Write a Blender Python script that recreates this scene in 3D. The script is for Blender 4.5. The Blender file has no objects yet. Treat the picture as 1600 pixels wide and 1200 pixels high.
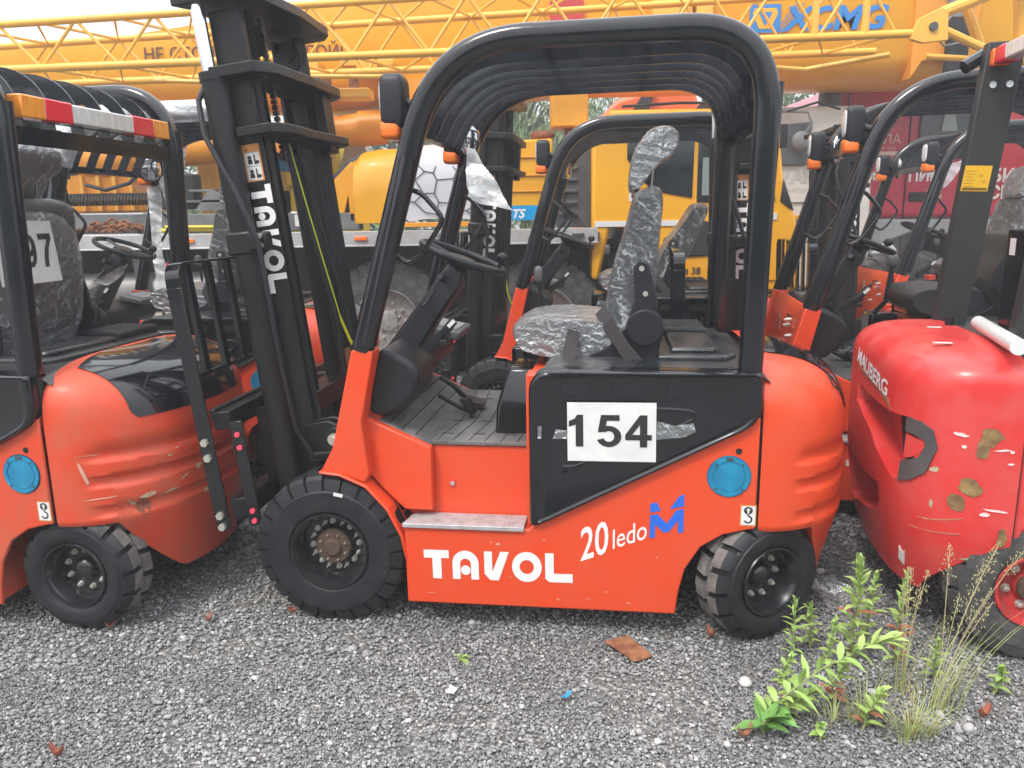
import bpy, bmesh, math, random
import numpy as np
from math import sin, cos, pi, radians as R, sqrt
from mathutils import Vector, Matrix, noise
random.seed(7); rng = np.random.default_rng(7)
SC = bpy.context.scene; COL = SC.collection

# ------------------------------------------------------------------ camera
cd = bpy.data.cameras.new('camera'); cam = bpy.data.objects.new('camera', cd); COL.objects.link(cam)
cd.sensor_fit = 'HORIZONTAL'; cd.sensor_width = 36; cd.lens = 36 * 1230 / 1600
cd.clip_start = .05; cd.clip_end = 2000
CH, CT, CR = 1.504, R(12.02), R(.88)
cam.matrix_world = Matrix.Translation((0, 0, CH)) @ Matrix.Rotation(pi / 2 - CT, 4, 'X') @ Matrix.Rotation(-CR, 4, 'Z')
SC.camera = cam
# ------------------------------------------------------------------ light
W = bpy.data.worlds.new('World'); SC.world = W; W.use_nodes = True
nt = W.node_tree; nt.nodes.clear()
out = nt.nodes.new('ShaderNodeOutputWorld'); bg = nt.nodes.new('ShaderNodeBackground')
sky = nt.nodes.new('ShaderNodeTexSky'); sky.sky_type = 'NISHITA'; sky.sun_disc = False
sky.sun_elevation = R(52); sky.sun_rotation = R(-140); sky.dust_density = 4; sky.air_density = 1.2
# overcast: the clear sky veiled by an even bright cloud layer
mx = nt.nodes.new('ShaderNodeMix'); mx.data_type = 'RGBA'; mx.inputs[0].default_value = .82
# overcast luminance rises from the horizon to the zenith (CIE overcast sky)
tcw = nt.nodes.new('ShaderNodeTexCoord'); sxz = nt.nodes.new('ShaderNodeSeparateXYZ'); nt.links.new(tcw.outputs['Generated'], sxz.inputs[0])
mrw = nt.nodes.new('ShaderNodeMapRange'); mrw.inputs[1].default_value = 0; mrw.inputs[2].default_value = 1; mrw.inputs[3].default_value = 5.6; mrw.inputs[4].default_value = 19
nt.links.new(sxz.outputs[2], mrw.inputs[0]); cxw = nt.nodes.new('ShaderNodeCombineXYZ')
for i_, k_ in enumerate((.97, 1.0, 1.05)):
    q_ = nt.nodes.new('ShaderNodeMath'); q_.operation = 'MULTIPLY'; q_.inputs[1].default_value = k_; nt.links.new(mrw.outputs[0], q_.inputs[0]); nt.links.new(q_.outputs[0], cxw.inputs[i_])
nt.links.new(cxw.outputs[0], mx.inputs[7])
nt.links.new(sky.outputs[0], mx.inputs[6]); nt.links.new(mx.outputs[2], bg.inputs[0])
bg.inputs[1].default_value = .1; nt.links.new(bg.outputs[0], out.inputs[0])
sd = bpy.data.lights.new('sun', 'SUN'); sun = bpy.data.objects.new('sun', sd); COL.objects.link(sun)
sd.energy = 1.5; sd.angle = R(14); sd.color = (1, .96, .9)
sun.rotation_euler = Vector((.55, .75, -1.25)).to_track_quat('-Z', 'Y').to_euler()
vs = SC.view_settings; vs.view_transform = 'Standard'; vs.look = 'None'; vs.exposure = .84; vs.gamma = 1
SC.cycles.max_bounces = 8; SC.cycles.transparent_max_bounces = 12

# ------------------------------------------------------------------ materials
def mat(name, col, rough=.5, metal=0, noise_amt=0, nscale=8, col2=None, bump=0, bscale=60, coat=0, spec=.5, detail=5, thr=(.4, .65), stretch=None, rvar=0):
    m = bpy.data.materials.new(name); m.use_nodes = True; n = m.node_tree; b = n.nodes['Principled BSDF']
    b.inputs['Base Color'].default_value = (*col, 1); b.inputs['Roughness'].default_value = rough
    b.inputs['Metallic'].default_value = metal; b.inputs['Specular IOR Level'].default_value = spec
    if coat: b.inputs['Coat Weight'].default_value = coat; b.inputs['Coat Roughness'].default_value = .06
    tc = n.nodes.new('ShaderNodeTexCoord'); src = tc.outputs['Object']
    if stretch:
        mp = n.nodes.new('ShaderNodeMapping'); mp.inputs['Scale'].default_value = stretch
        n.links.new(src, mp.inputs[0]); src = mp.outputs[0]
    if col2:
        t = n.nodes.new('ShaderNodeTexNoise'); t.inputs['Scale'].default_value = nscale; t.inputs['Detail'].default_value = detail; t.inputs['Roughness'].default_value = .65
        n.links.new(src, t.inputs[0])
        r = n.nodes.new('ShaderNodeMapRange'); r.inputs[1].default_value = thr[0]; r.inputs[2].default_value = thr[1]; r.inputs[4].default_value = noise_amt or 1
        n.links.new(t.outputs[0], r.inputs[0])
        x = n.nodes.new('ShaderNodeMix'); x.data_type = 'RGBA'; x.inputs[6].default_value = (*col, 1); x.inputs[7].default_value = (*col2, 1)
        n.links.new(r.outputs[0], x.inputs[0]); n.links.new(x.outputs[2], b.inputs['Base Color'])
        if rvar:
            q = n.nodes.new('ShaderNodeMapRange'); q.inputs[3].default_value = rough; q.inputs[4].default_value = rough + rvar
            n.links.new(r.outputs[0], q.inputs[0]); n.links.new(q.outputs[0], b.inputs['Roughness'])
    if bump:
        t2 = n.nodes.new('ShaderNodeTexNoise'); t2.inputs['Scale'].default_value = bscale; t2.inputs['Detail'].default_value = 4
        n.links.new(src, t2.inputs[0]); bp = n.nodes.new('ShaderNodeBump'); bp.inputs['Strength'].default_value = bump; bp.inputs['Distance'].default_value = .01
        n.links.new(t2.outputs[0], bp.inputs['Height']); n.links.new(bp.outputs[0], b.inputs['Normal'])
    return m
def film_mat(name, base=.15, tint=(.85, .88, .9), scale=6, rot=(.3, .9, .2), crease=.45, gloss=.35, dist=5, bd=.0035):
    m = bpy.data.materials.new(name); m.use_nodes = True; n = m.node_tree; n.nodes.clear(); L = n.links.new; N = n.nodes.new; o = N('ShaderNodeOutputMaterial')
    df = N('ShaderNodeBsdfDiffuse'); df.inputs[0].default_value = (*tint, 1); gl = N('ShaderNodeBsdfGlossy'); gl.inputs[0].default_value = (.95, .97, 1, 1); gl.inputs['Roughness'].default_value = .2
    tr = N('ShaderNodeBsdfTransparent'); tc = N('ShaderNodeTexCoord'); F_ = []; Hh = []
    for k, s_ in enumerate((1, 1.7, .6)):
        mp = N('ShaderNodeMapping'); mp.inputs['Rotation'].default_value = tuple(q + k * .4 for q in rot); L(tc.outputs['Object'], mp.inputs[0])
        w = N('ShaderNodeTexWave'); w.wave_type = 'BANDS'; w.inputs['Scale'].default_value = scale * s_; w.inputs['Distortion'].default_value = dist; w.inputs['Detail'].default_value = 4; w.inputs['Detail Scale'].default_value = 2; w.inputs['Detail Roughness'].default_value = .6; L(mp.outputs[0], w.inputs[0])
        p = N('ShaderNodeMath'); p.operation = 'POWER'; p.inputs[1].default_value = 14; L(w.outputs['Fac'], p.inputs[0])
        t = N('ShaderNodeTexNoise'); t.inputs['Scale'].default_value = 6 + 5 * k; t.inputs['Detail'].default_value = 3; L(mp.outputs[0], t.inputs[0]); q = N('ShaderNodeMapRange'); q.inputs[1].default_value = .50; q.inputs[2].default_value = .66; L(t.outputs[0], q.inputs[0])
        x = N('ShaderNodeMath'); x.operation = 'MULTIPLY'; L(p.outputs[0], x.inputs[0]); L(q.outputs[0], x.inputs[1]); F_.append(x.outputs[0]); Hh.append(w.outputs['Fac'])
    a = N('ShaderNodeMath'); a.operation = 'MAXIMUM'; L(F_[0], a.inputs[0]); L(F_[1], a.inputs[1]); b = N('ShaderNodeMath'); b.operation = 'MAXIMUM'; L(a.outputs[0], b.inputs[0]); L(F_[2], b.inputs[1])
    f = N('ShaderNodeMath'); f.operation = 'MULTIPLY_ADD'; f.inputs[1].default_value = crease; f.inputs[2].default_value = base; L(b.outputs[0], f.inputs[0])
    ad = N('ShaderNodeMath'); ad.operation = 'ADD'; L(Hh[0], ad.inputs[0]); L(Hh[1], ad.inputs[1]); bp = N('ShaderNodeBump'); bp.inputs['Strength'].default_value = 1; bp.inputs['Distance'].default_value = bd; L(ad.outputs[0], bp.inputs['Height']); L(bp.outputs[0], gl.inputs['Normal']); L(bp.outputs[0], df.inputs['Normal'])
    m1 = N('ShaderNodeMixShader'); L(f.outputs[0], m1.inputs[0]); L(tr.outputs[0], m1.inputs[1]); L(df.outputs[0], m1.inputs[2])
    lw = N('ShaderNodeLayerWeight'); lw.inputs[0].default_value = .35; L(bp.outputs[0], lw.inputs['Normal']); g2 = N('ShaderNodeMath'); g2.operation = 'MULTIPLY_ADD'; g2.inputs[1].default_value = .5; g2.inputs[2].default_value = gloss * .35; L(lw.outputs['Fresnel'], g2.inputs[0])
    m2 = N('ShaderNodeMixShader'); L(g2.outputs[0], m2.inputs[0]); L(m1.outputs[0], m2.inputs[1]); L(gl.outputs[0], m2.inputs[2]); L(m2.outputs[0], o.inputs[0]); return m
OR = mat('orange_paint', (.72, .058, .010), .33, col2=(.62, .080, .030), nscale=5, noise_amt=.8, bump=.06, bscale=180, coat=.12, rvar=.25, detail=9, thr=(.35, .75))
ORD = mat('orange_paint_dusty', (.64, .056, .016), .42, col2=(.50, .10, .05), nscale=5, noise_amt=.8, coat=.05, rvar=.2)
ORS = mat('orange_step', (.78, .06, .02), .45, col2=(.5, .08, .04), nscale=20, noise_amt=.6)
RED = mat('red_paint', (.64, .034, .030), .32, col2=(.60, .11, .10), nscale=6, noise_amt=.7, coat=.2, rvar=.3, detail=9, thr=(.42, .75), bump=.05, bscale=60)
BLK = mat('black_gloss', (.004, .0045, .007), .1, col2=(.010, .011, .013), nscale=3, noise_amt=.5, coat=.3, spec=.5, rvar=.06)
TUB = mat('black_tube_paint', (.004, .005, .007), .13, col2=(.009, .010, .013), nscale=7, noise_amt=.8, coat=.25, bump=.04, bscale=30, rvar=.12)
SLT = mat('slat_paint', (.012, .014, .019), .22, coat=.3, col2=(.02, .023, .03), nscale=6)
BLM = mat('black_matt', (.010, .011, .013), .5, spec=.35, col2=(.025, .025, .027), nscale=12, noise_amt=.7, bump=.1, bscale=90)
MST = mat('mast_steel', (.005, .0055, .007), .34, spec=.35, col2=(.016, .015, .015), nscale=9, noise_amt=.6, stretch=(1, 1, .2), rvar=.2)
PLS = mat('black_plastic', (.010, .011, .014), .42, spec=.4, bump=.12, bscale=400)
HOOD = mat('hood_plastic', (.012, .014, .018), .26, col2=(.11, .095, .085), nscale=2.2, noise_amt=.55, coat=.2, stretch=(1, .5, 1), rvar=.35)
RUB = mat('tyre_rubber', (.009, .010, .013), .5, spec=.4, col2=(.025, .025, .027), nscale=11, noise_amt=.8, bump=.15, bscale=120)
RUBD = mat('tyre_tread_dusty', (.11, .098, .09), .85, col2=(.20, .18, .165), nscale=18, bump=.3, bscale=120)
RIM = mat('rim_black', (.008, .009, .011), .25, coat=.3, col2=(.03, .03, .03), nscale=9, noise_amt=.5)
NUT = mat('zinc_nut', (.58, .58, .55), .35, .6, col2=(.5, .42, .26), nscale=40, noise_amt=.5)
HUB = mat('rusty_hub', (.10, .055, .035), .75, col2=(.05, .035, .03), nscale=50, bump=.3)
CHR = mat('chrome', (.75, .76, .78), .12, 1)
WHT = mat('white_decal', (.80, .78, .78), .5, col2=(.66, .62, .62), nscale=60, noise_amt=.5)
PAP = mat('paper', (.72, .72, .70), .45, coat=.2, col2=(.62, .62, .61), nscale=8)
INK = mat('ink', (.02, .02, .022), .5)
BLU = mat('blue_decal', (.02, .13, .62), .4)
PLG = mat('blue_film', (.005, .17, .33), .35, col2=(.01, .25, .42), nscale=14, bump=.3, bscale=22, coat=.2)
SIL = mat('checker_aluminium', (.50, .49, .50), .45, .35, col2=(.33, .30, .29), nscale=22, noise_amt=.7, bump=.2, bscale=80)
MATF = mat('floor_rubber', (.07, .07, .072), .7, col2=(.21, .20, .19), nscale=7, noise_amt=.75, bump=.15, bscale=200, stretch=(1, .5, 1))
LIN = mat('groove_line', (.01, .01, .01), .8)
LEN = mat('lamp_glass', (.75, .77, .78), .12, coat=1, bump=.4, bscale=90, stretch=(1, 6, .3))
AMB = mat('amber_lens', (.9, .19, .02), .2, coat=.6, bump=.3, bscale=120)
AMY = mat('yellow_lens', (.85, .36, .03), .25, coat=.6, bump=.2, bscale=160, stretch=(1, 2, .3), col2=(.8, .22, .02), nscale=30)
REDL = mat('red_lens', (.75, .01, .03), .2, coat=.6, bump=.3, bscale=120)
WHL = mat('clear_lens', (.72, .73, .70), .25, coat=.6, bump=.15, bscale=160, stretch=(1, 2, .3), col2=(.55, .56, .53), nscale=30)
MIR = mat('mirror_glass', (.7, .72, .74), .06, 1)
FAB = mat('seat_vinyl', (.018, .02, .024), .5, bump=.1, bscale=200)
BELT = mat('seat_belt', (.03, .024, .028), .7, bump=.2, bscale=300)
FILM = film_mat('clear_film', .05, scale=6, rot=(.2, .1, .35), crease=.42, gloss=.10, dist=9, bd=.0022)
FILM2 = film_mat('clear_film_bright', .13, scale=6, rot=(.3, .4, 1.0), crease=.5, gloss=.5, dist=9, bd=.0025)
BUB = film_mat('stretch_wrap', .50, (.8, .82, .84), scale=3, crease=.4)
TAPE = film_mat('cloudy_plastic', .60, (.85, .86, .87), scale=2.5, crease=.25, gloss=.4)
YLH = mat('yellow_hose', (.62, .68, .02), .45)
GREYK = mat('grey_plastic', (.10, .10, .105), .45)
STK = mat('sticker_orange', (.62, .26, .07), .5)
RUST = mat('rust', (.16, .055, .025), .85, col2=(.3, .13, .06), nscale=25, bump=.4)
YEL = mat('crane_yellow', (.83, .40, .012), .36, col2=(.78, .35, .02), nscale=2, noise_amt=.7, coat=.15)
YED = mat('crane_yellow_deep', (.76, .30, .015), .42, col2=(.66, .25, .02), nscale=1.5, noise_amt=.6)
YEP = mat('jib_yellow', (.80, .43, .05), .42, col2=(.7, .34, .05), nscale=6, noise_amt=.5)
YOL = mat('old_yellow', (.70, .45, .05), .6, col2=(.42, .27, .05), nscale=4, stretch=(1, 1, .25))
GRY = mat('truck_grey', (.20, .21, .215), .55, col2=(.11, .10, .10), nscale=5, noise_amt=.8)
LGR = mat('deck_rail_silver', (.52, .52, .52), .4, .3, col2=(.36, .33, .30), nscale=9, noise_amt=.6)
DRK = mat('dark_chassis', (.012, .012, .013), .7, col2=(.03, .028, .026), nscale=5)
DGR = mat('dark_grey_steel', (.05, .052, .058), .5, col2=(.09, .085, .085), nscale=5)
WTR = mat('truck_white', (.68, .66, .62), .4, col2=(.55, .53, .5), nscale=3, noise_amt=.6)
RTR = mat('truck_red', (.50, .022, .055), .35, col2=(.44, .04, .075), nscale=3, noise_amt=.7, coat=.3)
BAN = mat('cyan_blue', (.0, .30, .62), .4)
GLS = mat('dark_glass', (.012, .016, .02), .08, coat=.6)
TWR = mat('tyre_truck', (.045, .045, .047), .8, col2=(.10, .095, .09), nscale=16, bump=.3)
RIMS = mat('rim_silver', (.50, .50, .49), .4, .5, col2=(.25, .2, .17), nscale=14, noise_amt=.7)
HEXL = mat('hex_line', (.06, .06, .07), .5)
PANW = mat('panel_white', (.62, .62, .66), .3, coat=.3)

# ------------------------------------------------------------------ mesh helpers
class M:
    def __init__(s): s.v = []; s.f = []; s.m = []
    def add(s, v, f, m=0):
        o = len(s.v); s.v += [tuple(p) for p in v]; s.f += [tuple(i + o for i in q) for q in f]; s.m += [m] * len(f); return s
    def box(s, x0, x1, y0, y1, z0, z1, m=0):
        v = [(x, y, z) for x in (x0, x1) for y in (y0, y1) for z in (z0, z1)]
        return s.add(v, [(0, 1, 3, 2), (4, 6, 7, 5), (0, 4, 5, 1), (2, 3, 7, 6), (0, 2, 6, 4), (1, 5, 7, 3)], m)
    def obox(s, c, ax, m=0):      # c centre, ax three half-axis vectors
        c = Vector(c); a, b, d = [Vector(q) for q in ax]
        v = [c + i * a + j * b + k * d for i in (-1, 1) for j in (-1, 1) for k in (-1, 1)]
        return s.add(v, [(0, 1, 3, 2), (4, 6, 7, 5), (0, 4, 5, 1), (2, 3, 7, 6), (0, 2, 6, 4), (1, 5, 7, 3)], m)
    def prism(s, pts, a0, a1, axis='y', m=0):
        n = len(pts)
        g = {'y': lambda p, a: (p[0], a, p[1]), 'z': lambda p, a: (p[0], p[1], a), 'x': lambda p, a: (a, p[0], p[1])}[axis]
        v = [g(p, a0) for p in pts] + [g(p, a1) for p in pts]
        return s.add(v, [tuple(range(n)), tuple(range(2 * n - 1, n - 1, -1))] + [(i, i + n, (i + 1) % n + n, (i + 1) % n) for i in range(n)], m)
    def tube(s, pts, r, n=10, m=0, closed=False, sec=None, up=None):
        P = [Vector(p) for p in pts]; k = len(P)
        rr = r if isinstance(r, (list, tuple)) else [r] * k
        T = []
        for i in range(k):
            a = P[(i - 1) % k] if (i or closed) else P[0]; b = P[(i + 1) % k] if (i < k - 1 or closed) else P[-1]
            t = (b - a); T.append(t.normalized() if t.length > 1e-9 else Vector((0, 0, 1)))
        nrm = Vector(up) if up else (Vector((0, 0, 1)) if abs(T[0].z) < .9 else Vector((1, 0, 0)))
        V = []
        for i in range(k):
            nrm = (Vector(up) if up else nrm); nrm = nrm - T[i] * nrm.dot(T[i]); nrm.normalize(); bi = T[i].cross(nrm)
            for j in range(n):
                a = 2 * pi * j / n
                if sec: ca, cb = sec(a); V.append(P[i] + nrm * ca + bi * cb)
                else: V.append(P[i] + (nrm * cos(a) + bi * sin(a)) * rr[i])
        F = []
        for i in range(k if closed else k - 1):
            for j in range(n):
                i2 = (i + 1) % k; F.append((i * n + j, i * n + (j + 1) % n, i2 * n + (j + 1) % n, i2 * n + j))
        if not closed: F += [tuple(range(n - 1, -1, -1)), tuple(range((k - 1) * n, k * n))]
        return s.add(V, F, m)
    def lathe(s, prof, c=(0, 0, 0), axis=(0, 1, 0), n=32, m=0, close=False, caps=True):
        ax = Vector(axis).normalized(); u = ax.orthogonal().normalized(); w = ax.cross(u); c = Vector(c); k = len(prof)
        V = [c + ax * a + (u * cos(2 * pi * j / n) + w * sin(2 * pi * j / n)) * r for r, a in prof for j in range(n)]
        F = [(i * n + j, i * n + (j + 1) % n, (i + 1) * n + (j + 1) % n, (i + 1) * n + j) for i in range(k - 1) for j in range(n)]
        if prof[0][0] > 1e-5 and not close and caps: F.append(tuple(range(n - 1, -1, -1)))
        if prof[-1][0] > 1e-5 and not close and caps: F.append(tuple(range((k - 1) * n, k * n)))
        if close: F += [((k - 1) * n + j, (k - 1) * n + (j + 1) % n, (j + 1) % n, j) for j in range(n)]
        return s.add(V, F, m)
    def cyl(s, a, b, r, n=16, m=0):
        a = Vector(a); b = Vector(b); return s.lathe([(r, 0), (r, (b - a).length)], a, b - a, n, m)
    def grid(s, G, m=0, wrapu=False):
        h = len(G); w = len(G[0]); V = [p for row in G for p in row]
        F = [(i * w + j, i * w + (j + 1) % w, (i + 1) * w + (j + 1) % w, (i + 1) * w + j) for i in range(h - 1) for j in range(w if wrapu else w - 1)]
        return s.add(V, F, m)
    def ball(s, c, rx, ry=None, rz=None, n=14, m=0, p=1.0, rot=None):
        ry = ry or rx; rz = rz or rx; sg = lambda x: math.copysign(abs(x) ** p, x)
        Rm = rot or Matrix.Identity(3); c = Vector(c); G = []
        for i in range(n + 1):
            t = -pi / 2 + pi * i / n
            G.append([c + Rm @ Vector((rx * sg(cos(t)) * sg(cos(2 * pi * j / (2 * n))), ry * sg(cos(t)) * sg(sin(2 * pi * j / (2 * n))), rz * sg(sin(t)))) for j in range(2 * n)])
        return s.grid(G, m, True)
    def mirror_y(s):
        o = M(); o.v = list(s.v) + [(x, -y, z) for x, y, z in s.v]; k = len(s.v)
        o.f = list(s.f) + [tuple(i + k for i in reversed(q)) for q in s.f]; o.m = s.m * 2; return o
    def xf(s, mt): s.v = [tuple(mt @ Vector(p)) for p in s.v]; return s
_fix = set()
def obj(name, me, mats, parent=None, smooth=35, bevel=0, seg=2, fix=True, label=None, shadow=None):
    d = bpy.data.meshes.new(name); d.from_pydata(me.v, [], me.f)
    mats = mats if isinstance(mats, (list, tuple)) else [mats]
    for q in mats: d.materials.append(q)
    if len(mats) > 1: d.polygons.foreach_set('material_index', me.m)
    if fix:
        b = bmesh.new(); b.from_mesh(d); bmesh.ops.remove_doubles(b, verts=b.verts, dist=1e-5); bmesh.ops.recalc_face_normals(b, faces=b.faces); b.to_mesh(d); b.free()
    if smooth: d.shade_smooth(); d.set_sharp_from_angle(angle=R(smooth))
    o = bpy.data.objects.new(name, d); COL.objects.link(o)
    if parent: o.parent = parent
    if bevel:
        md = o.modifiers.new('bevel', 'BEVEL'); md.width = bevel; md.segments = seg; md.limit_method = 'ANGLE'; md.angle_limit = R(35)
    if label: o['label'] = label
    return o
def tag(o, label, cat=None, group=None, kind=None):
    if label: o['label'] = label
    if cat: o['category'] = cat
    if group: o['group'] = group
    if kind: o['kind'] = kind
    return o
def thing(name, label, cat, loc=(0, 0, 0), rz=0, group=None):
    o = bpy.data.objects.new(name, None); COL.objects.link(o); o.location = loc; o.rotation_euler = (0, 0, rz); o.empty_display_size = .1
    return tag(o, label, cat, group)
def copy_tree(o, parent=None, skip=()):
    c = o.copy(); COL.objects.link(c); c.parent = parent
    for ch in list(o.children):
        if ch.name.split('.')[0] in skip: continue
        copy_tree(ch, c, skip)
    return c
def kids(o, name): return [c for c in o.children if c.name.split('.')[0] == name]
def rm_tree(o):
    for c in list(o.children): rm_tree(c)
    bpy.data.objects.remove(o)
def text(me, s, size, org, right=(1, 0, 0), up=(0, 0, 1), m=0, bold=0, ext=.0006, align='LEFT', sx=1, shear=0, space=1):
    cu = bpy.data.curves.new('t', 'FONT'); cu.body = s; cu.size = size; cu.offset = bold * size; cu.align_x = align; cu.shear = shear; cu.resolution_u = 3; cu.space_character = space
    o = bpy.data.objects.new('t', cu); COL.objects.link(o); bpy.context.view_layer.update()
    d = o.evaluated_get(bpy.context.evaluated_depsgraph_get()).to_mesh()
    r = Vector(right); u = Vector(up); nn = r.cross(u).normalized(); org = Vector(org)
    me.add([org + r * v.co.x * sx + u * v.co.y + nn * ext for v in d.vertices], [tuple(p.vertices) for p in d.polygons], m)
    o.to_mesh_clear(); bpy.data.objects.remove(o); bpy.data.curves.remove(cu); return me
def decal(me, pts2, org, right, up, m=0, ext=.0008):
    r = Vector(right); u = Vector(up); nn = r.cross(u).normalized(); org = Vector(org)
    return me.add([org + r * x + u * y + nn * ext for x, y in pts2], [tuple(range(len(pts2)))], m)
def fillet(pts, rad, n=8):
    out = []
    for i, p in enumerate(pts):
        if i in (0, len(pts) - 1) or rad[i] == 0: out.append(Vector(p)); continue
        p = Vector(p); a = (Vector(pts[i - 1]) - p); b = (Vector(pts[i + 1]) - p); r_ = rad[i]
        A = p + a.normalized() * r_; B = p + b.normalized() * r_
        for k in range(n + 1): t = k / n; out.append(A * (1 - t) ** 2 + p * 2 * t * (1 - t) + B * t * t)
    return out
def cut(o, cutter):
    d = bpy.data.meshes.new('c'); d.from_pydata(cutter.v, [], cutter.f); b = bmesh.new(); b.from_mesh(d); bmesh.ops.recalc_face_normals(b, faces=b.faces); b.to_mesh(d); b.free()
    bpy.context.view_layer.update(); c = bpy.data.objects.new('c', d); COL.objects.link(c); c.matrix_world = o.matrix_world.copy(); md = o.modifiers.new('cut', 'BOOLEAN'); md.object = c; md.operation = 'DIFFERENCE'; md.solver = 'EXACT'
    bpy.context.view_layer.update(); nd = bpy.data.meshes.new_from_object(o.evaluated_get(bpy.context.evaluated_depsgraph_get()))
    o.modifiers.remove(md); o.data = nd; bpy.data.objects.remove(c); nd.shade_smooth(); nd.set_sharp_from_angle(angle=R(35))
#MARK_HELPERS_END

def split(name, g, mats, parent, **kw):     # every separate piece of g becomes a part of its own
    par = list(range(len(g.v)))
    def find(a):
        while par[a] != a: par[a] = par[par[a]]; a = par[a]
        return a
    for f in g.f:
        for q in f[1:]: par[find(q)] = find(f[0])
    comp = {}
    for f, m_ in zip(g.f, g.m): comp.setdefault(find(f[0]), []).append((f, m_))
    for fs in comp.values():
        idx = {}; h = M()
        for f, m_ in fs:
            for q in f:
                if q not in idx: idx[q] = len(h.v); h.v.append(g.v[q])
            h.f.append(tuple(idx[q] for q in f)); h.m.append(m_)
        o = obj(name, h, mats, parent, **kw)
    return o
# ------------------------------------------------------------------ wheels
def tyre_mesh(Ro, ri, w, N, depth=.016, side=.035, gap=.15):
    prof = [(ri, -w / 2 + .012, 0), (ri + .012, -w / 2 + .002, 0), (ri + (Ro - ri) * .35, -w / 2 - .004, 0), (ri + (Ro - ri) * .60, -w / 2 - .003, 0), (ri + (Ro - ri) * .62, -w / 2 + .001, 0),
            (Ro - side, -w / 2 + .004, 0), (Ro - side + .004, -w / 2 + .005, 1), (Ro - .012, -w / 2 + .016, 1), (Ro, -w / 2 + .030, 1), (Ro + .002, -w / 4, 1), (Ro + .002, -.009, 1), (Ro - .014, -.005, 2)]
    prof = prof + [(r, -a, g) for r, a, g in reversed(prof)]
    smp = [(0, 0), (.03, 1), (gap, 1), (gap + .03, 0), (.5, 0), (.75, 0)]
    me = M(); k = len(prof); cols = []
    for L in range(N):
        for f, g in smp:
            for r, a, q in prof:
                ang = 2 * pi * (L + f + (.5 if a > 0 else 0) + (.16 * (1 - abs(a) / (w / 2)) if q else 0)) / N
                rr, aa = r, a
                if g and q == 1:
                    rr = r - depth * (1 if abs(a) < w / 2 - .01 else .6); aa = a * (1 - .10 * (abs(a) > w / 2 - .02))
                me.v.append((rr * cos(ang), aa, rr * sin(ang))); cols.append(0)
    n = N * len(smp)
    for c in range(n):
        c2 = (c + 1) % n; g = smp[c % len(smp)][1] or smp[(c + 1) % len(smp)][1]
        for j in range(k):
            j2 = (j + 1) % k
            me.f.append((c * k + j, c2 * k + j, c2 * k + j2, c * k + j2))
            top = prof[j][2] and prof[j2][2] and abs(prof[j][1]) < w / 2 - .02 and not g
            me.m.append(1 if top else 0)
    return me
def rim_mesh(ro, w, dish, hub_r, nmain, rb, inner=None):
    me = M(); y0 = -w / 2
    prof = [(ro - .002, y0 + .012), (ro + .004, y0 + .004), (ro + .001, y0 - .002), (ro - .006, y0 - .001), (ro - .010, y0 + .012), (ro - .022, y0 + .03), (ro - .026, y0 + dish), (hub_r + .012, y0 + dish + .004), (hub_r + .008, y0 + dish - .012),
            (hub_r, y0 + dish - .022), (hub_r * .6, y0 + dish - .03), (0, y0 + dish - .032)]
    me.lathe(prof, n=48, m=0, caps=False)
    me.lathe([(ro - .002, y0 + .012), (ro - .002, w / 2 - .01), (ro - .03, w / 2 - .01), (ro - .03, w / 2 - .06), (0, w / 2 - .06)], n=32, caps=False)
    return me
def nuts_mesh(specs, y):
    me = M()
    for n, rb, sz, ln, off in specs:
        for i in range(n):
            a = 2 * pi * (i + off) / n; c = (rb * cos(a), y, rb * sin(a))
            me.lathe([(sz * 1.45, 0), (sz * 1.45, .003), (sz * 1.05, .004), (sz * 1.05, .014), (sz * .55, .015), (sz * .55, ln), (sz * .3, ln + .003), (0, ln + .003)], c, (0, -1, 0), 6)
    return me
def make_wheel(parent, loc, Ro, ri, w, N, dish, hub_r, nut, rimmat=RIM, tmat=(RUB, RUBD), hubmat=None, rz=0, flip=False, side=.04, emb=None, gap=.15, depth=.016):
    r = obj('wheel', rim_mesh(ri, w, dish, hub_r, 0, 0), rimmat, parent)
    obj('tyre', tyre_mesh(Ro, ri, w, N, side=side, gap=gap, depth=depth), tmat, r, smooth=28)
    obj('wheel_nuts', nuts_mesh(nut, -w / 2 + dish + .002), NUT, r)
    if hubmat:
        h = M(); h.lathe([(hub_r + .004, 0), (hub_r + .003, .030), (hub_r * .97, .035), (hub_r * .55, .037), (hub_r * .50, .046), (hub_r * .42, .050), (0, .051)], (0, -w / 2 + dish, 0), (0, -1, 0), 28)
        obj('hub', h, hubmat, r)
    if emb:
        e = M(); n = len(emb)
        for i, ch in enumerate(emb):
            a = R(14) - R(9) * (i - n / 2)
            rad = (ri + Ro) / 2 + .0; c = Vector((rad * cos(a), -w / 2 - .0045, rad * sin(a))); rt = Vector((sin(a), 0, -cos(a))); up = Vector((cos(a), 0, sin(a)))
            text(e, ch, .026, c, rt, up, bold=.02, align='CENTER')
        obj('tyre_marking', e, mat('embossed_rubber', (.03, .032, .035), .4) if 'embossed_rubber' not in bpy.data.materials else bpy.data.materials['embossed_rubber'], r)
    r.location = loc; r.rotation_euler = (0, 0, rz + (pi if flip else 0)); return r

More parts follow.
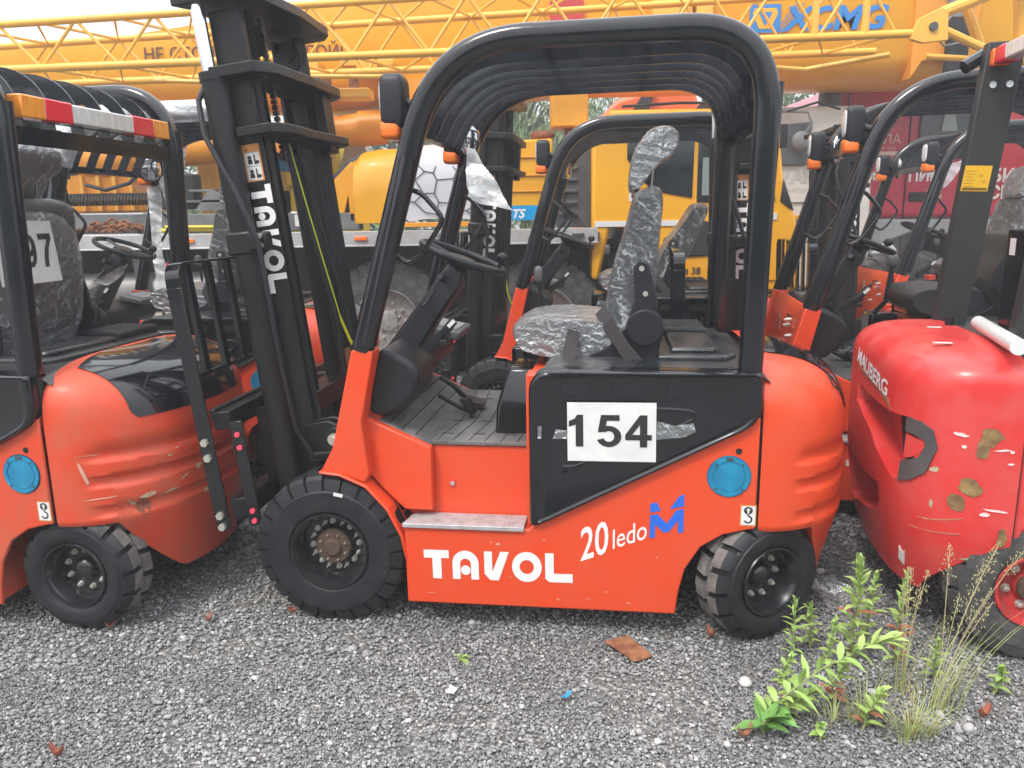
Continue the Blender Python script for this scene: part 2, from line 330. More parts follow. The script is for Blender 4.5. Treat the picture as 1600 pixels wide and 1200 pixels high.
# ------------------------------------------------------------------ the maker's word mark, drawn as shapes (unit height 1)
def arc(cx, cy, rx, ry, a0, a1, n=14): return [(cx + rx * cos(R(a0 + (a1 - a0) * i / n)), cy + ry * sin(R(a0 + (a1 - a0) * i / n))) for i in range(n + 1)]
def wordmark():
    P = []; P.append([(0, .72), (.30, .72), (.30, 0), (.62, 0), (.62, .72), (.90, .72), (.90, 1), (0, 1)])
    x = 1.02
    P += [[(x, 0)] + [(x, .55)] + arc(x + .47, .55, .47, .45, 180, 90) + arc(x + .47, .55, .19, .17, 90, 180) + [(x + .28, 0)]]
    P += [arc(x + .47, .55, .47, .45, 90, 0) + [(x + .94, 0), (x + .66, 0), (x + .66, .55)] + arc(x + .47, .55, .19, .17, 0, 90)]
    P += [arc(x + .47, .32, .17, .17, 0, 360, 20)[:-1]]
    x = 2.16; P.append([(x, 1), (x + .28, 1), (x + .28, .30), (x + .58, 1), (x + .88, 1), (x + .50, 0), (x + .20, 0), (x, .22)])
    x = 3.14
    P.append(arc(x + .52, .5, .52, .52, 90, 270, 20) + arc(x + .52, .5, .25, .24, 270, 90, 20)); P.append(arc(x + .52, .5, .52, .52, 90, -90, 20) + arc(x + .52, .5, .25, .24, -90, 90, 20))
    x = 4.30; P.append([(x, 1), (x + .30, 1), (x + .30, .30), (x + .95, .30), (x + .95, 0), (x + .14, 0), (x, .12)])
    return P
DIG = {'1': [[(.22, 0), (.42, 0), (.42, 1), (.26, 1), (.20, .88), (.04, .80), (.04, .62), (.22, .69)]],
  '5': [[(.14, 1), (.62, 1), (.62, .82), (.29, .82), (.265, .66)] + arc(.34, .33, .33, .335, 98, -160) + arc(.34, .33, .145, .17, -160, 125) + [(.05, .46)]],
  '4': [[(.02, .22), (.40, .22), (.40, .39), (.02, .39)], [(.02, .39), (.20, .39), (.40, .70), (.40, 1)], [(.40, 0), (.59, 0), (.59, 1), (.40, 1)], [(.59, .22), (.71, .22), (.71, .39), (.59, .39)]],
  '9': [arc(.34, .67, .31, .34, 90, 270) + arc(.34, .67, .13, .17, 270, 90), arc(.34, .67, .31, .34, 90, -90) + arc(.34, .67, .13, .17, -90, 90), [(.65, .66), (.64, .40), (.55, .15), (.42, .03), (.27, 0), (.09, .08), (.05, .23), (.24, .25), (.29, .17), (.38, .18), (.44, .27), (.47, .40)]],
  '7': [[(.05, 1), (.66, 1), (.66, .84), (.47, .55), (.37, .25), (.34, 0), (.14, 0), (.19, .3), (.30, .58), (.45, .82), (.05, .82)]]}
def digits(me, s, h, adv, org, right, up, m=0, ext=.003, sx=1.15):
    r_ = Vector(right); o = Vector(org)
    for k, ch in enumerate(s):
        for P in DIG[ch]: decal(me, [(x * h * sx, y * h) for x, y in P], o + r_ * adv * k, right, up, m, ext)
def put_mark(me, org, right, up, h, w=None, m=0, ext=.001):
    sx = (w / 5.25) if w else h
    for p in wordmark(): decal(me, [(x * sx, y * h) for x, y in p], org, right, up, m, ext)
    return me

# ------------------------------------------------------------------ counterweight surface: superellipsoid top over grooved wall
class CW:
    def __init__(s, x0=1.545, a=.38, b=.53, z0=.70, c=.315, p=2.15, q=2.6, zl=.15, grooves=((.685, .020), (.588, .020), (.475, .014))):
        s.__dict__.update(x0=x0, a=a, b=b, z0=z0, c=c, p=p, q=q, zl=zl, g=grooves)
    def sc(s, z):          # plan scale at height z, (x scale, y scale)
        if z <= s.z0:
            t = max(0, (.44 - z) / .30); return 1 - .16 * t, 1 - .26 * t
        u = min(1, (z - s.z0) / s.c); return (1 - u ** s.q) ** (1 / s.q), (1 - u ** 5) ** (1 / 4)
    def pt(s, t, z, off=0):  # t in -1..1 round the plan, from near side to far side
        th = pi / 2 * t; sx, sy = s.sc(z); e = 2 / s.p
        X = s.a * sx * abs(cos(th)) ** e; Y = s.b * sy * math.copysign(abs(sin(th)) ** e, t)
        k = min(1, max(0, (X - .10) / .10)); k = k * k * (3 - 2 * k) if s.g else 0
        d = 0
        for gz, dp in (s.g or ()):
            u = (z - gz) / .024
            if abs(u) < 1: d = max(d, dp * (1 - abs(u) ** 3))
        nx, ny = X / s.a, Y / s.b; L = sqrt(nx * nx + ny * ny) or 1
        X += (off - d * k) * nx / L; Y += (off - d * k) * ny / L
        return (s.x0 + X, Y, z + (off if z > s.z0 + .15 else 0))
    def zb(s, x):
        u = min(1, max(0, (x - s.x0 - .20) / .13)); return .425 - (.425 - s.zl) * u ** .8
    def mesh(s, nt=72):
        me = M(); G = []
        for i in range(nt + 1):
            t = -1 + 2 * i / nt; t = math.copysign(abs(t) ** .8, t); base = s.pt(t, .5); zb = s.zb(base[0])
            zs = [zb + (s.z0 - zb) * k / 44 for k in range(45)] + [s.z0 + s.c * sin(pi / 2 * k / 18) for k in range(1, 19)]
            zs[-1] = s.z0 + s.c * .9995
            G.append([s.pt(t, z) for z in zs])
        me.grid(G)
        inner = [(x - .0, y * .97, z) for x, y, z in [g[0] for g in G]]
        k = len(me.v); low = [g[0] for g in G]                    # closed underside
        me.v += [(s.x0 + (x - s.x0) * .8, y * .8, z + .01) for x, y, z in low]; me.v += [(s.x0 + (x - s.x0) * .5, y * .6, .45) for x, y, z in low]
        h = len(G[0])
        for i in range(nt):
            me.f += [(i * h, (i + 1) * h, k + i + 1, k + i), (k + i, k + i + 1, k + nt + 1 + i + 1, k + nt + 1 + i)]; me.m += [0, 0]
        me.f.append(tuple(k + nt + 1 + i for i in range(nt + 1))); me.m.append(0)
        top = [g[-1] for g in G]; kk = len(me.v); me.v += top; me.f.append(tuple(kk + i for i in range(nt + 1))); me.m.append(0)
        return me
    def solve_t(s, y, z):   # t for a given y at height z
        sx, sy = s.sc(z); v = min(1, abs(y) / (s.b * sy)); return math.copysign(math.asin(min(1, v ** (s.p / 2))) / (pi / 2), y)
    def patch(s, rows, off=.006, nu=24, m=0, me=None):   # rows: (z, y0, y1)
        me = me or M(); G = []
        for z, y0, y1 in rows: G.append([s.pt(s.solve_t(y0 + (y1 - y0) * i / nu, z), z, off) for i in range(nu + 1)])
        me.grid(G, m); B = [[s.pt(s.solve_t(y0 + (y1 - y0) * i / nu, z), z, -.01) for i in range(nu + 1)] for z, y0, y1 in rows]
        me.grid([G[0], B[0]], m); me.grid([G[-1], B[-1]], m); me.grid([[g[0] for g in G], [b[0] for b in B]], m); me.grid([[g[-1] for g in G], [b[-1] for b in B]], m)
        return me

def seat_parts(t, ox=0, oy=0, oz=0, film=True, facing=1, tall=True):
    T = Matrix.Translation((ox, oy, oz)) @ (Matrix.Identity(4) if facing > 0 else Matrix.Scale(-1, 4, (1, 0, 0)))
    def sh(pts, y0, y1, d=0):
        if d:
            c = Vector((sum(p[0] for p in pts) / len(pts), sum(p[1] for p in pts) / len(pts)))
            pts = [tuple(Vector(p) + (Vector(p) - c).normalized() * d) for p in pts]
        me = M(); n = 8; G = []
        for i in range(n + 1):                                     # rounded across the width
            u = -1 + 2 * i / n; s_ = 1 - .10 * abs(u) ** 5; y = (y0 + y1) / 2 + u * ((y1 - y0) / 2 + d)
            c = Vector((sum(p[0] for p in pts) / len(pts), sum(p[1] for p in pts) / len(pts)))
            G.append([(c.x + (p[0] - c.x) * s_, y, c.y + (p[1] - c.y) * s_) for p in pts])
        me.grid([r + [r[0]] for r in G]); me.f += [tuple(range(len(pts))), tuple(n * (len(pts) + 1) + j for j in range(len(pts)))]; me.m += [0, 0]
        return me.xf(T)
    def smoothp(pts, k=4):
        out = []; n = len(pts)
        for i in range(n):
            p0, p1, p2, p3 = [Vector(pts[(i + q) % n]) for q in (-1, 0, 1, 2)]
            for j in range(k):
                u = j / k; out.append(tuple(.5 * ((2 * p1) + (p2 - p0) * u + (2 * p0 - 5 * p1 + 4 * p2 - p3) * u * u + (3 * p1 - p0 - 3 * p2 + p3) * u ** 3)))
        return out
    cu = smoothp([(.66, 1.08), (.675, 1.03), (.73, .995), (.90, .975), (1.06, .972), (1.12, .99), (1.13, 1.09), (1.05, 1.115), (.86, 1.13), (.735, 1.125), (.68, 1.105)])
    bk = smoothp([(1.03, 1.06), (1.015, 1.16), (1.03, 1.27), (1.075, 1.42), (1.105, 1.545), (1.125, 1.585), (1.19, 1.60), (1.215, 1.56), (1.205, 1.42), (1.195, 1.25), (1.18, 1.12), (1.12, 1.04)])
    hd = smoothp([(1.095, 1.60), (1.10, 1.68), (1.125, 1.75), (1.17, 1.805), (1.235, 1.815), (1.27, 1.78), (1.25, 1.72), (1.20, 1.69), (1.16, 1.64), (1.125, 1.59)])
    if not tall: bk = [(x, 1.06 + (z - 1.06) * .62) for x, z in bk]
    c_ = obj('seat_cushion', sh(cu, -.27, .23), FAB, t)
    b_ = obj('seat_backrest', sh(bk, -.25, .21), FAB, t)
    if tall:
        h_ = obj('headrest', sh(hd, -.15, .11), FAB, t)
        g = M()
        for y in (-.08, .04): g.tube([(1.17, y, 1.56), (1.185, y, 1.72)], .006)
        split('headrest_rod', g.xf(T), CHR, h_)
        if film: obj('plastic_wrap', sh(hd, -.15, .11, .006), FILM2, h_)
    if film:
        obj('plastic_wrap', sh(cu, -.27, .23, .006), FILM2, c_); obj('plastic_wrap', sh(bk, -.25, .21, .006), FILM, b_)
    for y, d in ((-.285, -1), (.245, 1)):
        g = M(); g.prism([(1.075, 1.0), (1.21, 1.04), (1.20, 1.20), (1.165, 1.33), (1.13, 1.345), (1.11, 1.32), (1.12, 1.20), (1.09, 1.12)], y, y + d * .012)
        g.prism([(.93, .985), (1.20, .985), (1.22, 1.08), (1.1, 1.12), (1.02, 1.03)], y - .001 * d, y + d * .014)
        g.cyl((1.155, y, 1.105), (1.155, y + d * .042, 1.105), .066, 28)
        s_ = obj('seat_hinge', g.xf(T), PLS, t, bevel=.004)
        n = M()
        for z, x in ((1.225, 1.155), (1.315, 1.14)): n.cyl((x, y, z), (x, y + d * .020, z), .010, 6)
        obj('hinge_bolt', n.xf(T), NUT, s_)
    g = M(); g.box(.78, 1.16, -.20, .16, .955, .985).box(.84, 1.12, -.16, .12, .925, .955); obj('seat_rail', g.xf(T), BLM, t, bevel=.004)
    g = M(); g.tube([(1.16, -.36, .94), (1.08, -.33, 1.03), (1.02, -.29, 1.12), (.99, -.2, 1.155)], 1, 8, sec=lambda a: (.026 * math.copysign(abs(cos(a)) ** .3, cos(a)), .0016 * math.copysign(1, sin(a))))
    g.tube([(.88, -.34, .95), (.885, -.30, 1.03), (.90, -.288, 1.09)], 1, 8, sec=lambda a: (.0016 * math.copysign(1, cos(a)), .024 * math.copysign(1, sin(a))))
    obj('seat_belt', g.xf(T), BELT, t)

def lamp_parts(t, c, d=1, mirror=None):   # head lamp facing -x with an amber indicator below
    x, y, z = c; g = M()
    g.ball((x, y, z), .042, .056, .088, p=.38, n=14)
    g.cyl((x + .03, y, z), (x + .085, y + .012 * d, z - .02), .016, 12)
    l = obj('head_lamp', g, PLS, t)
    g = M(); g.ball((x - .035, y, z + .012), .012, .043, .060, p=.55, n=10); obj('lamp_lens', g, LEN, l)
    g = M(); g.ball((x - .010, y, z - .088), .036, .052, .034, p=.45, n=12); obj('turn_signal', g, AMB, l)

def roof_line(y, r=.0):
    return fillet([(.161, y, 1.047), (.46, y, 2.062), (1.515, y, 2.072), (1.499, y, .985)], [0, .30, .26, 0], 14)
def make_forklift(label, loc, yaw):
    t = thing('forklift', label, 'forklift', loc, yaw)
    # ---- chassis: side skirts, fenders, recessed step wall, floor
    g = M()
    arch = [(-.014, .59), (.058, .582), (.152, .541), (.227, .457), (.276, .357), (.294, .27), (.294, .103)]
    skirt = [(.294, .407)] + arch[5:] + [(1.274, .106), (1.283, .193), (1.303, .279), (1.355, .366), (1.429, .414), (1.514, .436), (1.535, .438), (1.535, .835), (.80, .47), (.751, .407)]
    g.prism(skirt, -.540, -.525)
    g.prism([(.30, .112), (1.268, .116), (1.2, .40), (.31, .40)], -.520, -.30)       # solid sill behind the skirt
    g.prism([(.745, .41), (1.53, .80), (1.53, .97), (.745, .97)], -.522, -.43)       # inner wall behind the cover
    # step recess wall
    g.prism([(.24, .47), (.30, .40), (.745, .40), (.745, .682), (.387, .682), (.141, .79), (.10, .70), (.16, .585)], -.425, -.40)
    # fender plate over the front tyre: follows the arch, from the inner wall out to the tyre's face
    fa = [(-.02, .592), (.058, .584), (.152, .543), (.227, .459), (.276, .359), (.292, .27)]
    n0 = len(g.v)
    ring = []
    for i, (x, z) in enumerate(fa):
        a = fa[max(0, i - 1)]; b = fa[min(len(fa) - 1, i + 1)]; tx, tz = b[0] - a[0], b[1] - a[1]; L = sqrt(tx * tx + tz * tz)
        nx, nz = -tz / L, tx / L
        if nz < 0 and nx < 0: nx, nz = -nx, -nz
        ring.append(((x, z), (x + nx * .012, z + nz * .012)))
    for (p, q), (p2, q2) in zip(ring, ring[1:]):
        g.prism([p, p2, q2, q], -.543, -.30)
    # front post foot, folded orange plate
    g.prism([(.128, 1.052), (.207, 1.048), (.150, .79), (.17, .60), (.152, .56), (.06, .592), (-.014, .60), (.036, .69)], -.532, -.44)
    g.prism([(.150, .79), (.387, .682), (.387, .44), (.28, .44), (.20, .52), (.13, .60)], -.472, -.43)
    g = g.mirror_y()
    # cross members and tub
    g.box(.30, 1.3, -.29, .29, .15, .40).box(.0, .28, -.29, .29, .16, .58).box(1.28, 1.56, -.29, .29, .45, .93)
    g.box(.745, 1.53, -.425, .425, .45, .95)
    g.prism([(.10, .60), (.17, .60), (.19, .80), (.16, .93), (.12, .93)], -.43, .43)
    body = obj('chassis', g, OR, t, bevel=.006)
    # rounded gussets between the post foot and the floor wall give the fender its pressed look
    # ---- floor
    g = M(); g.box(.33, .76, -.435, .435, .684, .70); g.prism([(.141, .795), (.387, .690), (.387, .678), (.141, .78)], -.44, .44)
    fl = obj('floor_mat', g, MATF, t, bevel=.003)
    g = M()
    for k in range(7):
        x0 = .40 + k * .06
        g.tube([(x0, -.432, .7012), (x0 + .015, -.3, .7012), (x0 + .035, -.15, .7012), (x0 + .03, .1, .7012), (x0, .42, .7012)], .0016, 4)
        for y in (-.34, -.15, .05, .25):
            if (k + int(y * 10)) % 2: g.box(x0, x0 + .045, y, y + .003, .7002, .7025)
    for k in range(4): x0 = .17 + k * .05; z0 = .795 - (x0 - .141) * .427; g.box(x0, x0 + .003, -.43, .43, z0 - .006, z0 + .0016)
    obj('mat_groove', g, LIN, fl, smooth=0)
    # ---- step
    g = M(); g.prism([(.289, -.552), (.735, -.552), (.735, -.43), (.37, -.43), (.31, -.44)], .402, .418, 'z'); st = obj('step_plate', g, SIL, t, bevel=.002)
    g = M()
    for i in range(28):
        for j in range(6):
            x = .305 + i * .0155; y = -.545 + j * .0185
            if x < .33 and y > -.46: continue
            a = .8 if (i + j) % 2 else -.8; g.obox((x, y, .4185), ((.006 * cos(a), .006 * sin(a), 0), (-.0013 * sin(a), .0013 * cos(a), 0), (0, 0, .0012)))
    obj('tread_pattern', g, SIL, st, smooth=0)
    g = M(); g.cyl((.455, -.427, .535), (.455, -.432, .535), .012, 20, 0); g.cyl((.455, -.430, .535), (.455, -.4335, .535), .0085, 20, 1); obj('reflector', g, [RED, SIL], t)
    # ---- side covers
    out_ = fillet([(.757, -.54, .60), (.757, -.54, .992), (1.532, -.54, .989), (1.540, -.54, .868), (1.525, -.54, .822), (1.49, -.54, .795), (.815, -.54, .442), (.757, -.54, .418), (.757, -.54, .60)], [0, .085, .015, .03, .03, .03, .04, .03, 0], 8)[1:]
    P = [(p.x, p.z) for p in out_]
    cx, cz = 1.05, .78
    def inset(k): return [(x + (cx - x) * k / max(.08, sqrt((x - cx) ** 2 + (z - cz) ** 2)), z + (cz - z) * k / max(.08, sqrt((x - cx) ** 2 + (z - cz) ** 2))) for x, z in P]
    for sgn in (-1, 1):
        g = M(); lv = [(0, .47), (0, .545), (.004, .556), (.012, .562), (.024, .563), (.034, .558), (.046, .5565)]
        rows = [[(x, sgn * yy, z) for x, z in inset(k)] for k, yy in lv]
        g.grid([r + [r[0]] for r in rows]); g.f.append(tuple(len(g.v) - len(P) - 1 + i for i in range(len(P)))); g.m.append(0)
        c = obj('side_cover', g, BLK, t)
        ys = sgn * .5575
        for x0, x1 in ((.872, .972), (1.048, 1.15), (1.232, 1.352)):
            g = M(); g.box(x0, x1, ys - .0012, ys + .004, .905, .944, 0); dd = sgn * .0019
            for i in range(9):
                for j in range(3):
                    x = min(x0 + .008 + i * (x1 - x0 - .014) / 8 + (.004 if j % 2 else 0), x1 - .005); z = .914 + j * .011
                    g.add([(x + .0034 * cos(k * pi / 3), ys + dd, z + .0034 * sin(k * pi / 3)) for k in range(6)], [tuple(range(6))], 1)
            obj('vent', g, [PLS, LIN], c, smooth=0)
        g = M(); tr = [(.885, ys, .63), (.87, ys, .655), (.905, ys, .652), (1.10, ys, .735), (1.29, ys, .815), (1.325, ys, .845), (1.30, ys, .862), (1.19, ys, .866)]
        g.tube(fillet(tr, [0, .02, .02, 0, .03, .03, .02, 0], 5), .0075, 8); obj('cover_handle_rim', g, BLK, c)
    # ---- hood
    g = M(); G = []
    for i in range(25):
        y = -.50 + i / 24.0 * 1.0; e = 1 - abs(y / .50) ** 6
        G.append([(x, y, z0 + .022 * e) for x, z0 in ((.79, .90), (.80, .958), (.83, .972), (1.12, .975), (1.30, .975), (1.50, .972), (1.545, .965), (1.57, .945))])
    g.grid(G); h = obj('hood', g, HOOD, t)
    g = M(); g.prism([(1.2, -.36), (1.44, -.36), (1.48, -.30), (1.48, .34), (1.2, .34)], .985, 1.012, 'z').prism([(1.25, -.30), (1.40, -.30), (1.42, -.26), (1.42, .10), (1.25, .10)], 1.01, 1.030, 'z')
    obj('hood_panel', g, HOOD, h, bevel=.012, seg=3)
    # box with slots behind the seat
    g = M()
    g.box(1.22, 1.42, .12, .40, 1.0, 1.045)
    bx = obj('storage_tray', g, PLS, t, bevel=.015, seg=3); g = M()
    for k in range(4): g.box(1.24 + k * .045, 1.262 + k * .045, .15, .37, 1.044, 1.0465)
    obj('tray_slot', g, LIN, bx, smooth=0)
    # ---- counterweight
    cwt = CW(); c = obj('counterweight', cwt.mesh(), OR, t, smooth=40, fix=True)
    g = M()
    zs = [.70 + .315 * sin(R(20 + 67.5 * k / 22)) for k in range(23)]
    wy = lambda z: min(.27 - .05 * max(0, (.84 - z) / .05) ** 2, .965 * cwt.b * cwt.sc(z)[1]); rows = [(z, -wy(z), wy(z)) for z in zs]
    cwt.patch(rows, .004, 30, 0, g); rc = obj('rear_cover', g, BLK, t)
    g = M(); g.tube([cwt.pt(cwt.solve_t(y, z), z, .0055) for y, z in ((-.33, .90), (-.28, .935), (.28, .935), (.33, .90), (.28, .865), (-.28, .865))], .003, 6, closed=True); obj('panel_seam', g, BLM, rc)
    # seam shadow gap between skirt and counterweight
    g = M(); g.box(1.537, 1.543, -.52, -.50, .44, .97); g.box(1.537, 1.543, .50, .52, .44, .97); split('panel_gap', g, LIN, c, smooth=0)
    # ---- overhead guard
    for y in (-.50, .50):
        g = M(); g.tube(roof_line(y), 1, 20, sec=lambda a: (.037 * math.copysign(abs(cos(a)) ** .8, cos(a)), .040 * math.copysign(abs(sin(a)) ** .8, sin(a))), up=(0, 1, 0))
    # tube sections widen on the front posts: a second rib line on the near face
        g.tube([(.17 + .02, y - .02, 1.07), (.36, y - .02, 1.70)], .028, 12)
        g.tube([(1.505, y + .012, .985), (1.535, y + .012, 1.9)], .027, 12)
        guard = obj('overhead_guard', g, TUB, t)
    for k in range(6):
        y = -.385 + k * .77 / 5; pl = fillet([(.345, y, 1.80), (.47, y, 2.055), (1.50, y, 2.066), (1.515, y, 1.80)], [0, .22, .24, 0], 10)
        g = M(); rows = []
        for i in range(len(pl)):
            a = pl[max(0, i - 1)]; b = pl[min(len(pl) - 1, i + 1)]; dr = (b - a).normalized(); nrm = Vector((dr.z, 0, -dr.x)) * .050; a = pl[i]
            rows.append([(a.x, y - .003, a.z), (a.x, y + .003, a.z), (a.x + nrm.x, y + .003, a.z + nrm.z), (a.x + nrm.x, y - .003, a.z + nrm.z)])
        g.grid(rows, 0, True)
        obj('roof_slat', g, SLT, guard)
    g = M()
    for x in (.80, 1.13): g.box(x, x + .012, -.46, .46, 2.048, 2.074)
    g.obox((.345, 0, 1.80), ((.006, 0, .018), (0, .475, 0), (.006, 0, -.002))); g.obox((1.52, 0, 1.80), ((.006, 0, .03), (0, .475, 0), (.006, 0, -.001)))
    split('roof_crossbar', g, TUB, guard)
    # ---- rear light bar
    g = M(); g.obox((1.525, 0, 1.895), ((.026, 0, .0), (0, .43, 0), (0, 0, .034)), 0); lb = obj('light_bar', g, WHL, t, bevel=.006)
    for nm, q, y0, y1 in (('turn_signal', AMY, .32, .434), ('brake_light', REDL, .18, .32)):
        for s_ in (-1, 1):
            g = M(); g.box(1.496, 1.554, min(s_ * y0, s_ * y1), max(s_ * y0, s_ * y1), 1.857, 1.933); obj(nm, g, q, lb, bevel=.006)
    g = M(); g.box(1.475, 1.494, -.45, .45, 1.86, 1.935); g.tube([(1.50, .32, 1.97), (1.49, .30, 1.90), (1.52, .31, 1.84)], .004, 6); split('lamp_bracket', g, BLM, lb)
    # ---- lamps, mirror, grab rails
    lamp_parts(t, (.305, -.455, 1.885), -1); lamp_parts(t, (.315, .46, 1.86), 1)
    g = M(); rows = []
    for i in range(9):
        a = -pi / 2 + pi * i / 8; rows.append([(.40 + .03 * cos(b) * cos(a) * .6, .30 + .09 * cos(a) * cos(b), 1.85 + .075 * sin(a) - .02) for b in [pi * k / 12 for k in range(13)]])
    mm = M(); mm.ball((.395, .36, 1.84), .022, .085, .082, n=14, p=.8, rot=Matrix.Rotation(R(-25), 3, 'Z')); mr = obj('mirror', mm, PLS, t)
    mm = M(); mm.ball((.404, .355, 1.84), .022, .078, .075, n=14, p=.8, rot=Matrix.Rotation(R(-25), 3, 'Z')); obj('mirror_glass', mm, MIR, mr)
    mm = M(); mm.tube([(.34, .44, 1.87), (.37, .40, 1.88), (.39, .37, 1.86)], .007, 8); obj('mirror_arm', mm, BLM, mr)
    for y, s_ in ((-.45, 1), (.45, 1)):
        g = M(); g.tube(fillet([(.345, y, 1.60), (.385, y, 1.585), (.46, y, 1.50), (.375, y, 1.375), (.33, y, 1.345), (.26, y, 1.39)], [0, .02, .03, .02, .02, 0], 4), .009, 8)
        obj('grab_rail', g, TUB, t)
    # ---- cowl, column, steering wheel
    g = M(); cp = [(.205, 1.048), (.25, 1.035), (.315, 1.00), (.345, .965), (.35, .93), (.325, .86), (.26, .805), (.20, .79), (.155, .80), (.16, .90)]
    g.prism(cp, -.455, -.18); g.prism([(.18, 1.03), (.29, .97), (.30, .90), (.20, .80), (.14, .80)], -.18, .44)
    obj('cowl', g, PLS, t, bevel=.022, seg=4)
    # dash tray on the far side
    g = M(); g.obox((.30, .28, 1.015), ((.08, 0, -.018), (0, .14, 0), (.005, 0, .02))); d_ = obj('instrument_panel', g, DGR, t, bevel=.012, seg=3)
    g = M(); g.obox((.306, .28, 1.037), ((.055, 0, -.0125), (0, .10, 0), (.0004, 0, .0015))); obj('panel_screen', g, GRY, d_)
    yc = -.11; top = Vector((.455, yc, 1.352)); dn = Vector((-.355, 0, -.935))
    g = M(); ax = Vector((-.60, 0, -.80)).normalized(); px = Vector((.80, 0, -.60)); c0 = Vector((.43, yc, 1.29)); c1 = Vector((.17, yc, .93))
    secs = [(c0 + Vector((0, 0, .02)), .045, .05), (c0 + ax * .03, .062, .075), (c0 + ax * .18, .066, .082), (c1, .085, .10)]
    g.grid([[c + px * (a * cc) + Vector((0, b * ss, 0)) for cc, ss in [(cos(q) if abs(cos(q)) < .75 else math.copysign(.75, cos(q)), math.copysign(min(.8, abs(sin(q))), sin(q))) for q in [2 * pi * k / 20 for k in range(20)]]] for c, a, b in secs], 0, True)
    g.f.append(tuple(range(20))); g.m.append(0)
    g.cyl(c0, top + Vector((-.012, 0, -.03)), .030, 18); g.cyl((.40, yc - .075, 1.27), (.385, yc - .115, 1.285), .014, 12)
    g.tube([(.355, yc - .05, 1.235), (.315, yc - .11, 1.17)], .006, 8)
    col = obj('steering_column', g, PLS, t, smooth=40, bevel=.006)
    n = Vector((.355, 0, .935)); u = Vector((.935, 0, -.355)); g = M()
    g.tube([top + (u * cos(a) + Vector((0, 1, 0)) * sin(a)) * .166 for a in [2 * pi * k / 40 for k in range(40)]], .0135, 12, closed=True, up=n)
    g.lathe([(.03, -.045), (.055, -.03), (.062, -.012), (.05, .0), (0, .004)], top, n, 24)
    for a in (R(20), R(160), R(270)): g.tube([top - n * .012 + (u * cos(a) + Vector((0, 1, 0)) * sin(a)) * .03, top + (u * cos(a) + Vector((0, 1, 0)) * sin(a)) * .158], 1, 8, sec=lambda q: (.006 * cos(q), .017 * sin(q)), up=n)
    sw = obj('steering_wheel', g, PLS, t)
    g = M(); k0 = top + (u * cos(R(20)) + Vector((0, 1, 0)) * sin(R(20))) * .15; g.cyl(k0, k0 + n * .03, .008, 10); g.ball(k0 + n * .045, .023, .023, .021, n=10); obj('steering_knob', g, PLS, sw)
    # hand brake and levers
    g = M(); g.obox((.385, -.315, 1.055), ((.045, 0, .035), (0, .010, 0), (-.012, 0, .015))); g.tube([(.40, -.315, 1.065), (.455, -.315, 1.13)], .017, 10); g.tube([(.455, -.315, 1.13), (.475, -.315, 1.155)], .009, 8)
    g.box(.40, .43, -.345, -.285, 1.04, 1.06); hb = obj('brake_lever', g, PLS, t, bevel=.004)
    g = M(); g.obox((.448, -.333, 1.12), ((.012, 0, .012), (0, .001, 0), (-.005, 0, .005))); obj('lever_label', g, PAP, hb, smooth=0)
    g = M(); g.tube([(.42, .06, .74), (.37, .05, .80), (.31, .05, .84)], .012, 8); g.obox((.45, .06, .735), ((.05, 0, -.012), (0, .045, 0), (.004, 0, .008))); obj('pedal', g, PLS, t, bevel=.004)
    g = M(); g.tube([(.47, -.08, .72), (.42, -.08, .74), (.33, -.08, .79)], .010, 8); g.obox((.46, -.08, .745), ((.018, 0, -.03), (0, .028, 0), (.012, 0, .008))); obj('pedal', g, PLS, t, bevel=.004)
    # lever tower beside the seat (far side in the body's rear)
    g = M()
    secs = [(.685, .60, .80, -.32, -.02), (.80, .607, .80, -.31, -.02), (.90, .635, .80, -.28, -.04), (.945, .65, .80, -.26, -.06)]
    g.grid([[(x0, y0, z), ((x0 + x1) / 2, y0, z), (x1, y0, z), (x1, y1, z), ((x0 + x1) / 2, y1, z), (x0, y1, z)] for z, x0, x1, y0, y1 in secs], 0, True); g.f.append(tuple(18 + i for i in range(6))); g.m.append(0)
    tw = obj('lever_console', g, BLK, t, bevel=.015, seg=3)
    g = M(); g.tube([(.70, -.20, .93), (.71, -.20, .975)], .009, 8)
    for i in range(3): g.box(.665, .765, -.225 + i * .035, -.218 + i * .035, .9455, .947)
    obj('console_slot', g, LIN, tw, smooth=0)
    g = M(); g.tube([(.745, .27, .95), (.73, .27, 1.10), (.715, .27, 1.22)], .008, 8); lv = obj('control_lever', g, BLM, t); g = M(); g.ball((.712, .27, 1.255), .020, .020, .036, n=10, p=.7); obj('lever_knob', g, GREYK, lv)
    g = M(); g.box(.60, .80, .18, .36, .69, .95); obj('lever_console', g, BLK, t, bevel=.02, seg=3)
    seat_parts(t)
    # ---- wheels
    nf = [(8, .092, .0085, .020, .1), (8, .092, .006, .032, .55), (8, .052, .0074, .046, .45)]
    nr = [(9, .075, .0085, .018, .1)]
    make_wheel(t, (0, -.445, .29), .29, .147, .20, 24, .085, .066, nf, hubmat=HUB, tmat=(RUB, RUB), side=.052, emb='6.50-10')
    make_wheel(t, (0, .445, .29), .29, .147, .20, 24, .085, .066, nf, hubmat=HUB, tmat=(RUB, RUB), flip=True, side=.052)
    make_wheel(t, (1.567, -.43, .228), .228, .125, .17, 16, .075, .036, nr, gap=.20, depth=.02, side=.03)
    make_wheel(t, (1.567, .43, .228), .228, .125, .17, 16, .075, .036, nr, gap=.20, depth=.02, side=.03, flip=True)
    g = M(); g.cyl((1.567, -.4, .23), (1.567, .4, .23), .05, 14); g.box(1.45, 1.68, -.3, .3, .16, .34); g.cyl((0, -.4, .29), (0, .4, .29), .07, 14); obj('axle', g, DRK, t)
